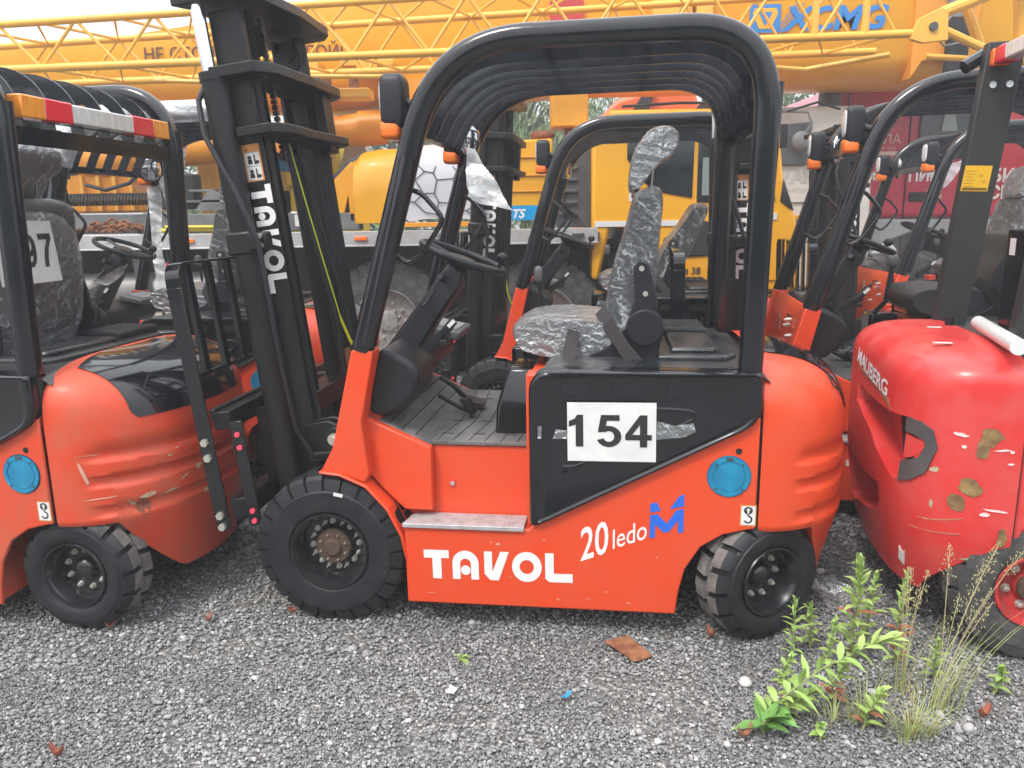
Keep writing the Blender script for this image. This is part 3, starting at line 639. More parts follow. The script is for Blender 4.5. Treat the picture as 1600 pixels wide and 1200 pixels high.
    # charging plug lid, hook sticker, marks
    g = M(); g.lathe([(0, .004), (.052, .004), (.052, .002), (.055, .002), (.055, .005), (.070, .005), (.070, 0), (.074, 0)], (1.44, -.5405, .627), (0, -1, 0), 36); pl = obj('charging_lid', g, PLG, t)
    g = M(); g.obox((1.44, -.547, .69), ((.012, 0, 0), (0, .001, 0), (0, 0, .005)))
    for a in (45, 135, 225, 315): g.cyl((1.44 + .062 * cos(R(a)), -.546, .627 + .062 * sin(R(a))), (1.44 + .062 * cos(R(a)), -.548, .627 + .062 * sin(R(a))), .004, 8)
    obj('lid_screw', g, DGR, pl, smooth=0)
    g = M(); g.lathe([(0, .003), (.010, .002), (.011, 0)], (1.469, -.5405, .717), (0, -1, 0), 16); obj('rubber_plug', g, BLM, t)
    g = M(); y = -.5405
    decal(g, [(-.027, -.038), (.027, -.038), (.027, .038), (-.027, .038)], (1.509, y, .489), (1, 0, 0), (0, 0, 1), 2, .0006)
    decal(g, [(-.023, -.034), (.023, -.034), (.023, .034), (-.023, .034)], (1.509, y, .489), (1, 0, 0), (0, 0, 1), 0, .0012)
    decal(g, arc(0, .018, .015, .014, 0, 360, 20)[:-1], (1.509, y, .489), (1, 0, 0), (0, 0, 1), 1, .0016)
    decal(g, [(-.003, .008), (.003, .008), (.003, .019), (.008, .019), (0, .028), (-.008, .019), (-.003, .019)], (1.509, y, .489), (1, 0, 0), (0, 0, 1), 0, .0020)
    decal(g, arc(0, -.014, .015, .015, -160, 60, 14) + [(-.003, .004)] + [(-.003, -.002)] + arc(0, -.014, .009, .009, 55, -160, 14), (1.509, y, .489), (1, 0, 0), (0, 0, 1), 1, .0016)
    obj('hook_sticker', g, [PAP, INK, STK], t, smooth=0)
    g = M(); put_mark(g, (.364, -.5405, .203), (1, 0, .012), (-.01, 0, 1), .112, .545); obj('side_lettering', g, WHT, t, smooth=0)
    g = M(); rt = Vector((.935, 0, .355)).normalized(); up = Vector((0, 0, 1))
    text(g, '20', .175, (.935, -.5408, .296), rt, up, 0, bold=.012, sx=.62); 
    text(g, 'ledo', .105, (1.046, -.5408, .345), rt, up, 0, bold=.004, sx=.72)
    obj('model_lettering', g, WHT, t, smooth=0)
    g = M(); o = (1.178, -.5408, .392); s_ = .115; e = [(0, 0), (.16, 0), (.16, .42), (.42, .1), (.58, .1), (.84, .42), (.84, 0), (1, 0), (1, .75), (.78, .75), (.5, .38), (.22, .75), (0, .75)]
    decal(g, [(x * s_, z * s_) for x, z in e], o, (1, 0, .24), up, 0, .001); decal(g, [(0, .83 * s_), (.32 * s_, .83 * s_), (.20 * s_, 1.12 * s_), (0, 1.12 * s_)], o, (1, 0, .24), up, 0, .001); decal(g, [(.58 * s_, .83 * s_), (s_, .83 * s_), (s_, 1.22 * s_), (.85 * s_, 1.18 * s_)], o, (1, 0, .24), up, 0, .001)
    obj('letter_mark', g, BLU, t, smooth=0)
    return t

# ------------------------------------------------------------------ mast (own frame: x=0 on the lift cylinders' axis, tilt about its foot)
def make_mast(t, tilt, carriage=True):
    rail = lambda s_: [(-.02, .0), (.092, .0), (.092, .05), (.075, .05), (.12, .015), (.0, .015), (.0, .05), (-.02, .05)]
    g = M()
    for s_ in (-1, 1):
        y = .315 * s_
        g.prism([(x + .03, y - s_ * yy) for x, yy in rail(s_)], -.02, 1.53, 'z')
        g.prism([(x + .02, y - s_ * (.055 + yy)) for x, yy in rail(s_)], .0, 1.78, 'z', 0)
    def bow(z0, z1, xn0, xn1, y0, bx):  # cross plate bowed to the rear
        y0 += .06; g.prism([(xn0, -y0), (xn1, -y0), (xn1 + .04, -y0 + .09), (xn1 + bx, 0), (xn1 + .06, y0 - .06), (xn1 + .02, y0), (xn0, y0), (xn0 + .03, y0 - .08), (xn0 + bx * .6, 0), (xn0 + .03, -y0 + .08)], z0, z1, 'z')
    bow(1.535, 1.575, .0, .17, .33, .06); bow(1.33, 1.365, .05, .18, .31, .04); bow(1.79, 1.83, -.09, .16, .33, .07)
    for y in (-.29, .29): g.box(.02, .12, y - .03, y + .03, 1.37, 1.525); g.box(.0, .12, y - .02, y + .02, 1.58, 1.775)
    g.prism([(.16, .18), (.20, .18), (.20, .28), (.16, .28)], 1.30, 1.60, 'z'); g.box(.02, .14, -.30, .30, .28, .36); g.box(.02, .10, -.30, .30, .02, .10)
    m = obj('mast', g, MST, t, bevel=.005)
    for y in (-.355, .355):
        g = M(); g.cyl((-.0, y, -.02), (-.0, y, 1.545), .046, 24); g.cyl((0, y, 1.53), (0, y, 1.56), .05, 24); g.cyl((0, y, .25), (0, y, .256), .0475, 24)
        c = obj('lift_cylinder', g, MST, m); g = M(); g.cyl((-.012, y, 1.55), (-.012, y, 1.79), .024, 20); obj('piston_rod', g, CHR, c)
        g = M(); yy = y + (.05 if y < 0 else -.05); g.box(-.052, .05, y - .05, y + .05, .915, 1.0); g.box(.03, .11, y - .052 if y < 0 else y, y if y < 0 else y + .052, .925, .99)
        split('clamp', g, MST, c, bevel=.01); g = M()
        for z in (.94, .975): g.cyl((.085, y - .05 if y < 0 else y + .05, z), (.085, y - .062 if y < 0 else y + .062, z), .010, 6)
        obj('clamp_bolt', g, NUT, c)
    g = M()
    for k in range(70):
        for y, z0 in ((-.13, 1.76), (.24, 1.52)):
            z = z0 - k * .021
            if z > (.25 if y > 0 else 1.25): g.box(.105, .125, y - .009, y + .009, z, z + .016); g.box(.112, .118, y - .006, y + .006, z - .008, z + .004)
    obj('lift_chain', g, mat('chain_steel', (.10, .10, .105), .4, .8) if 'chain_steel' not in bpy.data.materials else bpy.data.materials['chain_steel'], m, smooth=0)
    for y, r_ in ((-.13, .065), (.22, .06)):
        g = M(); g.lathe([(.015, -.02), (.055, -.02), (.055, -.012), (.046, -.010), (.046, .010), (.055, .012), (.055, .02), (.015, .02)], (.075, y, 1.70), (0, 1, 0), 28); g.cyl((.075, y - .03, 1.70), (.075, y + .03, 1.70), .018, 14); obj('pulley', g, MST, m)
    g = M(); g.cyl((.07, .10, .1), (.07, .10, 1.30), .034, 18); obj('centre_cylinder', g, MST, m)
    g = M(); hs = [(.10, -.04, 1.37), (.115, .0, 1.1), (.135, .03, .85), (.15, .07, .62), (.17, .1, .50), (.20, .12, .42)]; g.tube(hs, .0065, 8); obj('yellow_hose', g, YLH, m)
    for dy in (-.03, -.05, .09):
        g = M(); g.tube([(p[0] + .004, p[1] + dy, p[2]) for p in hs[:-2]] + [(.16, .04 + dy, .38)], .009, 8); h = obj('hydraulic_hose', g, PLS, m)
    g = M()
    for dy in (-.02, .01, .04): g.cyl((.155, .06 + dy, .47), (.158, .06 + dy, .37), .010, 8)
    obj('hose_fitting', g, mat('brass', (.35, .22, .12), .4, .8) if 'brass' not in bpy.data.materials else bpy.data.materials['brass'], m)
    # hose down the near cylinder
    g = M(); g.tube([(-.03, -.37, 1.52), (-.058, -.385, 1.47), (-.05, -.41, 1.35), (.03, -.425, 1.15), (.085, -.43, .95), (.085, -.43, .5), (.09, -.42, .25), (.13, -.40, .14), (.20, -.38, .13), (.25, -.33, .20)], .010, 8); obj('hydraulic_hose', g, PLS, m)
    g = M(); g.cyl((-.03, -.37, 1.50), (-.03, -.37, 1.535), .013, 8); obj('hose_fitting', g, NUT, m)
    # sticker and mark on the near rail
    g = M(); yf = -.316
    decal(g, [(0, 0), (.068, 0), (.068, .17), (0, .17)], (.036, yf, 1.175), (1, 0, 0), (0, 0, .78), 2, .0008); decal(g, [(.006, .006), (.062, .006), (.062, .135), (.006, .135)], (.036, yf, 1.175), (1, 0, 0), (0, 0, .78), 0, .0014)
    for k in (0, 1):
        zz = .012 + k * .064
        decal(g, [(.04, zz), (.046, zz), (.046, zz + .045), (.04, zz + .045)], (.036, yf, 1.175), (1, 0, 0), (0, 0, .78), 1, .002); decal(g, arc(.051, zz + .010, .009, .009, 0, 360, 12)[:-1], (.036, yf, 1.175), (1, 0, 0), (0, 0, .78), 1, .002)
        decal(g, arc(.024, zz + .034, .008, .008, 0, 360, 12)[:-1], (.036, yf, 1.175), (1, 0, 0), (0, 0, .78), 1, .002); decal(g, [(.015, zz + .004), (.034, zz + .004), (.032, zz + .026), (.017, zz + .026)], (.036, yf, 1.175), (1, 0, 0), (0, 0, .78), 1, .002)
        decal(g, [(.008, zz + .056), (.060, zz + .056), (.060, zz + .058), (.008, zz + .058)], (.036, yf, 1.175), (1, 0, 0), (0, 0, .78), 1, .002)
    decal(g, [(.012, .142), (.022, .142), (.017, .152)], (.036, yf, 1.175), (1, 0, 0), (0, 0, .78), 1, .002); text(g, 'WARNING', .011, (.063, yf, 1.286), (1, 0, 0), (0, 0, 1), 1)
    obj('warning_sticker', g, [PAP, INK, STK], m, smooth=0)
    g = M(); put_mark(g, (.040, yf, 1.160), (0, 0, -1), (1, 0, 0), .08, .40); obj('mast_lettering', g, WHT, m, smooth=0)
    # tilt cylinder bracket
    for s_ in (-1, 1):
        y = .36 * s_
        g = M(); g.prism([(.10, .10), (.10, .25), (.20, .26), (.27, .22), (.27, .13), (.22, .10)], y, y + .02 * s_).prism([(.10, .10), (.10, .25), (.20, .26), (.27, .22), (.27, .13), (.22, .10)], y - .07 * s_, y - .05 * s_)
        g.cyl((.235, y - .05 * s_, .185), (.235, y + .04 * s_, .185), .05, 20); g.tube([(.24, y - .02 * s_, .185), (.42, y - .02 * s_, .17)], .028, 14); b = obj('tilt_cylinder', g, MST, m, bevel=.004)
        g = M(); g.cyl((.225, y + .04 * s_, .19), (.225, y + .048 * s_, .19), .024, 16); g.cyl((.225, y + .048 * s_, .19), (.225, y + .056 * s_, .19), .013, 6); obj('pin_bolt', g, NUT, b)
        g = M(); g.tube(fillet([(.27, y, .12), (.19, y + .01 * s_, .03), (.15, y + .01 * s_, .0), (.15, y + .01 * s_, -.12)], [0, .04, .03, 0], 5), .011, 8); obj('steel_pipe', g, mat('pipe_bronze', (.14, .11, .08), .35, .7) if 'pipe_bronze' not in bpy.data.materials else bpy.data.materials['pipe_bronze'], m)
    # carriage and load backrest
    g = M(); g.box(-.19, -.12, -.50, .50, .29, .36); g.box(-.19, -.12, -.50, .50, -.06, .02); g.box(-.20, -.175, -.50, .50, .335, .372)
    for y in (-.20, .20): g.box(-.13, .02, y - .025, y + .025, -.04, .36)
    g.box(-.12, .03, -.30, -.27, .0, .32)
    ca = obj('fork_carriage', g, MST, m, bevel=.004)
    g = M()
    for s_ in (-1, 1):
        y = .50 * s_
        pl = fillet([(-.235, y, -.10), (-.235, y, .42), (-.235, y, .90), (-.235, y * .8, .93)], [0, 0, .05, 0], 8)
        g.box(-.262, -.205, y - .005, y + .005, -.10, .83); g.box(-.125, -.078, y - .006, y + .006, -.09, .32)
        pts = [(y, .82)] + [(y - s_ * (.06 - .06 * cos(R(a))), .86 + .06 * sin(R(a))) for a in range(0, 91, 15)] + [(0, .92), (0, .91)] + [(y - s_ * (.06 - .05 * cos(R(a))), .86 + .05 * sin(R(a))) for a in range(90, -1, -15)] + [(y - .01 * s_, .82)]
        g.prism(pts, -.262, -.205, 'x')
    for k in range(6): y = -.39 + k * .156; g.box(-.245, -.225, y - .02, y + .02, .50, .915)
    g.box(-.245, -.225, -.49, .49, .49, .505); br = obj('load_backrest', g, BLK, m, bevel=.002)
    g = M()
    for z in (-.085, -.04, .19, .25):
        for s_ in (-1, 1): g.cyl((-.235, s_ * .505, z), (-.235, s_ * .520, z), .015, 6)
    obj('backrest_bolt', g, NUT, br)
    g = M()
    for z in (-.07, -.03, .22, .27): g.cyl((-.10, -.506, z), (-.10, -.516, z), .010, 12)
    obj('bolt_cap', g, mat('pink_cap', (.7, .06, .10), .5) if 'pink_cap' not in bpy.data.materials else bpy.data.materials['pink_cap'], br)
    m.location = (-.207, 0, .47); m.rotation_euler = (0, -tilt, 0)
    return m
CHIP = mat('bare_filler', (.40, .30, .18), .8, col2=(.5, .42, .3), nscale=60)
SCR = mat('pale_scratch', (.62, .32, .24), .7)
# ================================================================== the row of forklifts
GR = 'forklifts parked in two rows'
def sheet(t, s, org, right, up, w, h, size, bold, off=None):
    g = M(); decal(g, [(0, 0), (w, 0), (w, h), (0, h)], org, right, up, 0, .0015)
    obj_n = obj('number_sheet', g, PAP, t, smooth=0); g = M()
    r = Vector(right); u = Vector(up); o = Vector(org) + r * (off[0] if off else w / 2) + u * (off[1] if off else h * .25)
    digits(g, s, size, .0967, o, right, up, sx=1.15 if size < .12 else .95); obj('number', g, INK, obj_n, smooth=0); return obj_n
base = make_forklift('orange forklift in the middle with sheet 154 taped on its black side cover', (-.62, 3.282, 0), -R(7.76))
tag(base, None, group=GR); make_mast(base, R(6.6))
def clone(label, x, y, yaw, tilt, skip=(), steer=0, fs=0, ms=1):
    c = copy_tree(base, None, skip); c.location = (x, y, 0); c.rotation_euler = (0, 0, -R(yaw)); c['label'] = label
    m = kids(c, 'mast')[0]; m.rotation_euler = (0, -tilt, 0); m.scale = (1, 1, ms)
    for w in kids(c, 'wheel')[2:]: w.rotation_euler.z += steer
    return c
fB = clone('dusty scratched orange forklift at the left edge with sheet 197 on its seat back', -3.1, 3.455, 8.92, R(6), skip=())
fC = clone('orange forklift of the back row seen through the cabin of the one marked 154', -.027, 5.658, 7.17, -R(3.5))
fD = clone('orange forklift behind and right of the one marked 154, its front panel facing left', 1.37, 4.283, 10.44, R(1.5), ms=.93, skip=('seat_cushion', 'seat_backrest', 'headrest', 'seat_hinge'))
fE = clone('orange forklift furthest back on the right, half hidden by the red one', 2.718, 6.25, 5.08, R(2), ms=.90)
fG = clone('orange forklift of the back row with wrapped roof, behind the one with sheet 197', -2.75, 4.95, 6, R(4))
seat_parts(fD, film=False, tall=False)
for o in kids(fC, 'seat_backrest') + kids(fC, 'headrest'):      # the back row truck's seat back leans further to the rear
    a_ = R(19); pv = Vector((1.15, 0, 1.08)); o.rotation_euler = (0, a_, 0); o.location = pv - Matrix.Rotation(a_, 3, 'Y') @ pv
for o in kids(fC, 'headrest'): rm_tree(o)
for w in kids(base, 'wheel')[2:3]: w.rotation_euler.z = R(32)
for w in kids(base, 'wheel')[3:4]: w.rotation_euler.z = pi + R(32)
# worn paint and dust on the left truck: its own materials
for nme in ('chassis', 'counterweight'):
    for o in kids(fB, nme): o.data = o.data.copy(); o.data.materials[0] = ORD
for c in (base,):
    s = sheet(c, '154', (.893, -.568, .678), (1, 0, .008), (-.012, 0, 1), .299, .207, .112, 0, (.0, .052))
    g = M(); decal(g, [(0, 0), (.09, .01), (.13, .03), (.12, .06), (.06, .05), (0, .065)], (1.192, -.569, .76), (1, 0, 0), (0, 0, 1), 0, .002); decal(g, [(0, 0), (.05, .002), (.052, .03), (.01, .035)], (.842, -.569, .755), (1, 0, 0), (0, 0, 1), 0, .002)
    decal(g, [(0, .0), (.012, .0), (.014, .045), (0, .045)], (.79, -.569, .755), (1, 0, 0), (0, 0, 1), 0, .002); obj('adhesive_tape', g, FILM2, s, smooth=0)
g = M()
for x, z, w_, h_ in ((.63, .345, .018, .008), (.61, .352, .010, .004), (.80, .37, .012, .003), (1.02, .18, .020, .003), (.55, .55, .008, .003), (.42, .60, .003, .012), (.95, .15, .03, .002), (.68, .22, .006, .006), (1.20, .32, .010, .004), (.50, .31, .005, .003), (1.35, .47, .004, .004), (.36, .145, .05, .002), (.85, .14, .012, .006), (1.1, .14, .02, .004)):
    yq = -.541 if z < .42 or x > .8 else -.4265
    if z < .42 or x > .8: decal(g, [(0, 0), (w_ * .6, -h_ * .3), (w_, h_ * .4), (w_ * .7, h_), (w_ * .2, h_ * .8)], (x, yq, z), (1, 0, 0), (0, 0, 1), 0, .0008)
obj('scratch', g, SCR, base, smooth=0)
g = M(); decal(g, [(0, 0), (.035, 0), (.035, .014), (0, .014)], (.035, -.5485, .515), (.97, 0, -.2), (.2, 0, .97), 0, .003); g2 = kids(base, 'wheel')[0]; o = obj('tyre_label', g, PAP, base, smooth=0)
# light patch of stretched film hanging from the mirror
def sheetfilm(name, parent, pts, m, label=None, jag=.01, n=9):
    (a, b, c, d) = [Vector(p) for p in pts]; G = []
    for i in range(n + 1):
        u = i / n; r = []
        for j in range(n + 1):
            v = j / n; p = (a * (1 - v) + b * v) * (1 - u) + (d * (1 - v) + c * v) * u
            nz = noise.noise_vector(p * 9 + Vector((len(name), 0, 0))); r.append(p + Vector(nz) * jag * (u * 1.5 + .3))
        G.append(r)
    g = M(); g.grid(G); return obj(name, g, m, parent, smooth=60, label=label)
sheetfilm('plastic_scrap', base, ((.40, .30, 1.80), (.44, .30, 1.79), (.60, .22, 1.53), (.42, .26, 1.58)), TAPE, jag=.02)
# B: sheet on the seat back, scratches and rust on the counterweight
s = sheet(fB, '197', (1.285, -.33, 1.275), (-.05, 1, 0), (-.10, 0, 1), .34, .24, .13, 0, (.045, .06))
cB = CW()
def marks(t, cwt, spec, name, m, off=.0025, parent=None):
    g = M()
    for (y, z, w, h, tilt) in spec:
        n = 9; G = []; pts = []
        for k in range(n): a = 2 * pi * k / n; rr = .7 + .5 * random.random(); dy = w / 2 * rr * cos(a); dz = h / 2 * rr * sin(a); pts.append((y + dy * cos(tilt) - dz * sin(tilt), z + dy * sin(tilt) + dz * cos(tilt)))
        V = [cwt.pt(cwt.solve_t(a, b), b, off) for a, b in pts] + [cwt.pt(cwt.solve_t(y, z), z, off)]
        g.add(V, [(k, (k + 1) % n, n) for k in range(n)])
    return obj(name, g, m, parent or t, smooth=0)
cwB = kids(fB, 'counterweight')[0]
rcB = kids(fB, 'rear_cover')[0]; g = M(); zs = [.70 + .315 * sin(R(20 + 67.5 * k / 22)) for k in range(23)]
wy = lambda z: min(.40 - .04 * max(0, (.84 - z) / .05) ** 2, .965 * cB.b * cB.sc(z)[1])
cB.patch([(z, -wy(z), wy(z) * .8) for z in zs], .004, 30, 0, g); tmp_ = obj('rear_cover', g, BLK); rcB.data = tmp_.data; bpy.data.objects.remove(tmp_)
marks(fB, cB, [(-.40, .47, .05, .085, .1)], 'rust_stain', mat('brown_stain', (.22, .06, .03), .8), parent=cwB)
marks(fB, cB, [(-.385, .51, .05, .022, .3), (-.32, .50, .07, .010, .2), (-.25, .54, .05, .008, .5), (-.18, .56, .03, .02, .4), (-.43, .49, .012, .03, .5), (-.30, .64, .02, .008, 0), (-.10, .50, .008, .09, .15), (-.13, .55, .006, .07, -.1), (-.15, .45, .03, .02, .3)], 'paint_chip', CHIP, parent=cwB)
marks(fB, cB, [(-.49, .527, .06, .005, .1), (-.50, .69, .04, .004, .0), (-.51, .62, .005, .09, .1), (-.27, .66, .02, .006, 0), (-.11, .68, .03, .004, .2), (-.38, .92, .05, .003, .2)], 'scratch', SCR, parent=cwB)
sheetfilm('plastic_wrap', fB, ((1.06, -.30, 1.02), (1.06, .24, 1.02), (1.28, .26, .99), (1.28, -.33, .99)), FILM, jag=.05)
g = M(); g.ball((1.14, -.02, 1.26), .10, .27, .31, p=.7, n=14, rot=Matrix.Rotation(R(6), 3, 'Y')); obj('plastic_wrap', g, FILM, fB)
# C, D: small differences seen in the photo
g = M()
for x, z in ((.14, .98), (.14, .90), (.09, .88)): g.cyl((x - .06, -.1, z), (x - .075, -.1, z), .010, 6)
# front panel of truck D and E (seen from the front left): orange plate with marks
for t in (fD, fE):
    g = M(); g.prism([(.12, .60), (.125, 1.0), (.155, 1.05), (.165, 1.05), (.15, .60)], -.45, .45); fp = obj('front_panel', g, OR, t, bevel=.004)
    g = M(); right = (0, -1, 0); up = (-.02, 0, 1)
    text(g, 'ЗАПРЕЩАЕТСЯ', .022, (.117, .38, .98), (0, 0, -1), (0, -1, 0), 0, bold=.02); decal(g, [(0, 0), (.035, 0), (.035, .10), (0, .10)], (.117, .12, .86), right, up, 1, .002)
    obj('panel_sticker', g, [mat('gold_print', (.45, .30, .05), .5) if 'gold_print' not in bpy.data.materials else bpy.data.materials['gold_print'], PAP], fp, smooth=0)
    g = M()
    for y, z in ((-.22, .96), (-.20, .93), (-.25, .88), (-.08, .82)): g.cyl((.12, y, z), (.095, y, z), .011, 6); g.cyl((.12, y, z), (.085, y, z), .006, 8)
    obj('hose_fitting', g, NUT, fp)
g = M(); g.prism([(.60, .69), (.80, .69), (.80, .93), (.66, .93), (.61, .80)], -.30, -.02)
g = M(); g.tube([(.60, .12, .95), (.66, .12, 1.02), (.68, .12, 1.20)], 1, 8, sec=lambda q: (.014 * cos(q), .007 * sin(q))); lv = obj('control_lever', g, BLM, fD)
g = M(); g.ball((.68, .12, 1.24), .030, .022, .036, n=10, p=.7); obj('lever_knob', g, GREYK, lv)
# cloudy plastic hanging from truck E's lamps
sheetfilm('plastic_scrap', fE, ((.34, -.40, 1.80), (.62, -.30, 1.86), (.42, -.36, 1.58), (.30, -.40, 1.60)), TAPE, jag=.05)
# G: roof and near tube in stretch wrap, strips hanging
g = M(); g.tube([p + Vector((0, 0, 0)) for p in roof_line(-.50)[2:-6]], 1, 18, sec=lambda a: (.052 * cos(a), .056 * sin(a)), up=(0, 1, 0)); obj('stretch_wrap', g, BUB, fG)
g = M(); pl = roof_line(0)[8:-10]; G = []
for p in pl: G.append([(p.x, -.46 + .92 * k / 16, p.z - .03 + .012 * noise.noise(Vector((p.x * 7, k * .7, 1)))) for k in range(17)])
g.grid(G); obj('stretch_wrap', g, BUB, fG)
sheetfilm('plastic_scrap', fG, ((.34, .40, 1.72), (.44, .40, 1.74), (.42, .36, .95), (.36, .36, .98)), TAPE, jag=.03)
sheetfilm('plastic_scrap', fG, ((.44, .38, 1.76), (.70, .30, 1.98), (.58, .34, 1.60), (.52, .36, 1.50)), TAPE, jag=.03)
sheetfilm('plastic_scrap', fG, ((.10, -.22, 1.0), (.16, -.16, .96), (.50, -.22, 1.25), (.46, -.26, 1.26)), TAPE, jag=.04)

# ================================================================== red diesel forklift at the right edge (its own frame: x to the rear)
def red_truck():
    t = thing('red_forklift', 'scratched red forklift at the right edge with rounded counterweight and white lettering', 'forklift', (1.735, 2.955, 0), pi - R(11))
    cwt = CW(x0=0, a=.35, b=.555, z0=.90, c=.155, p=3.5, q=2.6, zl=.19, grooves=None)
    cwt.zb = lambda x: .19 + .225 * (1 - min(1, max(0, (x - .02) / .24)) ** 1.0) ** .55
    cwt.sc = lambda z: ((1 - .17 * max(0, (.62 - z) / .43) ** 1.6, 1 - .12 * max(0, (.5 - z) / .3) ** 2) if z <= .90 else ((1 - min(1, (z - .90) / .155) ** 2.8) ** (1 / 4), (1 - min(1, (z - .90) / .155) ** 4) ** .2))
    c = obj('counterweight', cwt.mesh(60), RED, t, smooth=40)
    def sp(name, poly, off, m, th=.0):
        n = len(poly); P = []
        for k in range(n):
            a, b = poly[k], poly[(k + 1) % n]
            for q in range(3): P.append((a[0] + (b[0] - a[0]) * q / 3, a[1] + (b[1] - a[1]) * q / 3))
        c0 = (sum(p[0] for p in P) / len(P), sum(p[1] for p in P) / len(P)); g = M(); n = len(P)
        rows = [[c0] * n, [((p[0] + c0[0]) / 2, (p[1] + c0[1]) / 2) for p in P], P]
        G = [[cwt.pt(t_, z_, off) for t_, z_ in r_] for r_ in rows]; G.append([cwt.pt(t_, z_, off - .014 if not th else th) for t_, z_ in P])
        if th: G.append([cwt.pt(t_, z_, th) for t_, z_ in rows[1]]); G.append([cwt.pt(t_, z_, th) for t_, z_ in rows[0]])
        g.grid(G, 0, True)
        return g if name is None else obj(name, g, m, c, bevel=0)
    op1 = [(-.05, .83), (.007, .812), (.227, .806), (.447, .815), (.53, .79), (.49, .67), (.44, .60), (.30, .575), (.093, .645), (-.05, .75)]
    op2 = [(-.15, .53), (.0, .50), (.147, .516), (.16, .46), (.12, .416), (.0, .34), (-.12, .29), (-.25, .30), (-.25, .48)]
    op3 = [(-.35, .25), (-.1, .24), (-.03, .21), (-.1, .16), (-.35, .17)]
    for o_ in (op1, op2, op3): cut(c, sp(None, o_, .04, None, th=-.10))
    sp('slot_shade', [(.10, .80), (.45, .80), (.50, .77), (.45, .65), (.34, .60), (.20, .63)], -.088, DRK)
    q = [(.485, .835), (.60, .835), (.70, .81), (.745, .745), (.675, .655), (.567, .625), (.455, .617), (.475, .665), (.56, .672), (.63, .715), (.655, .765), (.60, .785), (.49, .79)]
    for a_, b_ in (((.485, .835), (.70, .81)),): pass
    def band(outer, inner, off, name, m):
        g = M(); G = [[cwt.pt(a[0] + (b[0] - a[0]) * k / 4, a[1] + (b[1] - a[1]) * k / 4, off) for k in range(5)] for a, b in zip(outer, inner)]
        g.grid(G); G2 = [[cwt.pt(a[0], a[1], -.02), cwt.pt(a[0], a[1], off)] for a in outer]; G3 = [[cwt.pt(a[0], a[1], -.04), cwt.pt(a[0], a[1], off)] for a in inner]; g.grid(G2); g.grid(G3); return obj(name, g, m, c)
    band([(.41, .812), (.53, .812), (.625, .79), (.665, .733), (.60, .643), (.487, .603), (.375, .58)], [(.41, .765), (.50, .760), (.575, .75), (.58, .73), (.54, .69), (.48, .672), (.39, .655)], .010, 'trim', DGR)
    sp('trim_inset', [(.41, .757), (.565, .745), (.57, .73), (.535, .697), (.47, .68), (.40, .668)], .002, RED)
    g = M(); w = M(); text(w, 'MAUBERG', .078, (0, 0, 0), (1, 0, 0), (0, 0, 1), bold=.022, sx=1)
    Lw = max(v[0] for v in w.v); V = []
    for x, y, z in w.v:
        u = x / Lw * .44; yy = -.165 + u; zz = .905 + z - .12 * u; V.append(cwt.pt(cwt.solve_t(yy, zz), zz, .004))
    g.add(V, w.f); obj('lettering', g, WHT, c, smooth=0)
    sp('scratch', [(-.06, .885), (.20, .846), (.235, .81), (.225, .812), (.19, .840), (-.06, .880)], .003, RUST)
    S = mat('filler_patch', (.30, .19, .07), .7, col2=(.16, .09, .04), nscale=25, thr=(.4, .6))
    def side(pts, m, name, yy=.556):
        g = M()
        for (x, z, w_, h_, rt) in pts:
            n = 14; P = []
            for k in range(n): a = 2 * pi * k / n; rr = .75 + .45 * random.random(); dx = w_ / 2 * rr * cos(a); dz = h_ / 2 * rr * sin(a); P.append((x + dx * cos(rt) - dz * sin(rt), z + dx * sin(rt) + dz * cos(rt)))
            V = [cwt.pt(cwt.solve_t2(px), pz, .003) if 0 else None for px, pz in P]
            V = []
            for px, pz in P:
                X = min(max(px, .0), .335); sx, sy = cwt.sc(pz); yv = cwt.b * sy * max(0, 1 - (X / (cwt.a * sx)) ** cwt.p) ** (1 / cwt.p); V.append((px, yv + .003, pz))
            V.append((x, sum(v[1] for v in V) / n, z)); g.add(V, [(k, (k + 1) % n, n) for k in range(n)])
        obj(name, g, m, c, smooth=0)
    side([(.095, .79, .07, .065, .5), (.115, .745, .035, .07, 0), (.135, .61, .08, .055, .7), (.172, .56, .05, .06, 0), (.03, .445, .03, .065, 0)], S, 'filler_patch')
    side([(.06, .745, .05, .007, -.1), (.03, .70, .02, .008, 0), (.17, .75, .015, .012, 0), (.06, .54, .08, .008, .1), (.09, .525, .03, .014, 0), (.03, .74, .014, .01, 0), (.18, .79, .04, .012, .2)], mat('white_scuff', (.72, .6, .58), .7), 'scuff')
    side([(.22, .44, .15, .004, -.12), (.21, .49, .12, .004, -.25), (.24, .54, .01, .03, 0), (.12, .36, .05, .01, -.2), (.24, .66, .03, .018, -.5)], CHIP, 'scratch')
    sp('torn_sticker', [(.36, .275), (.42, .26), (.43, .325), (.405, .31), (.37, .33)], .004, PAP)
    g = M(); decal(g, [(0, 0), (.06, 0), (.06, .03), (0, .03)], (.22, .30, 1.058), (-1, .1, 0), (.1, 1, 0), 0, .002); decal(g, [(0, 0), (.05, 0), (.05, .035), (0, .035)], (.12, -.10, 1.058), (-1, .1, 0), (.1, 1, 0), 0, .002); obj('paint_patch', g, PAP, c, smooth=0)
    # body ahead of the counterweight
    g = M(); g.prism([(-.006, .40), (-.006, 1.0), (-.9, 1.0), (-.9, .30), (-.42, .30), (-.36, .42), (-.24, .52), (-.10, .53), (-.04, .47)], -.55, .55)
    obj('chassis', g, RED, t, bevel=.02, seg=3)
    g = M(); g.box(-.85, -.01, -.50, .50, 1.0, 1.03); obj('hood', g, HOOD, t, bevel=.01)
    g = M(); g.box(-.006, .004, .53, .548, .42, 1.02); split('panel_gap', g, LIN, c, smooth=0)
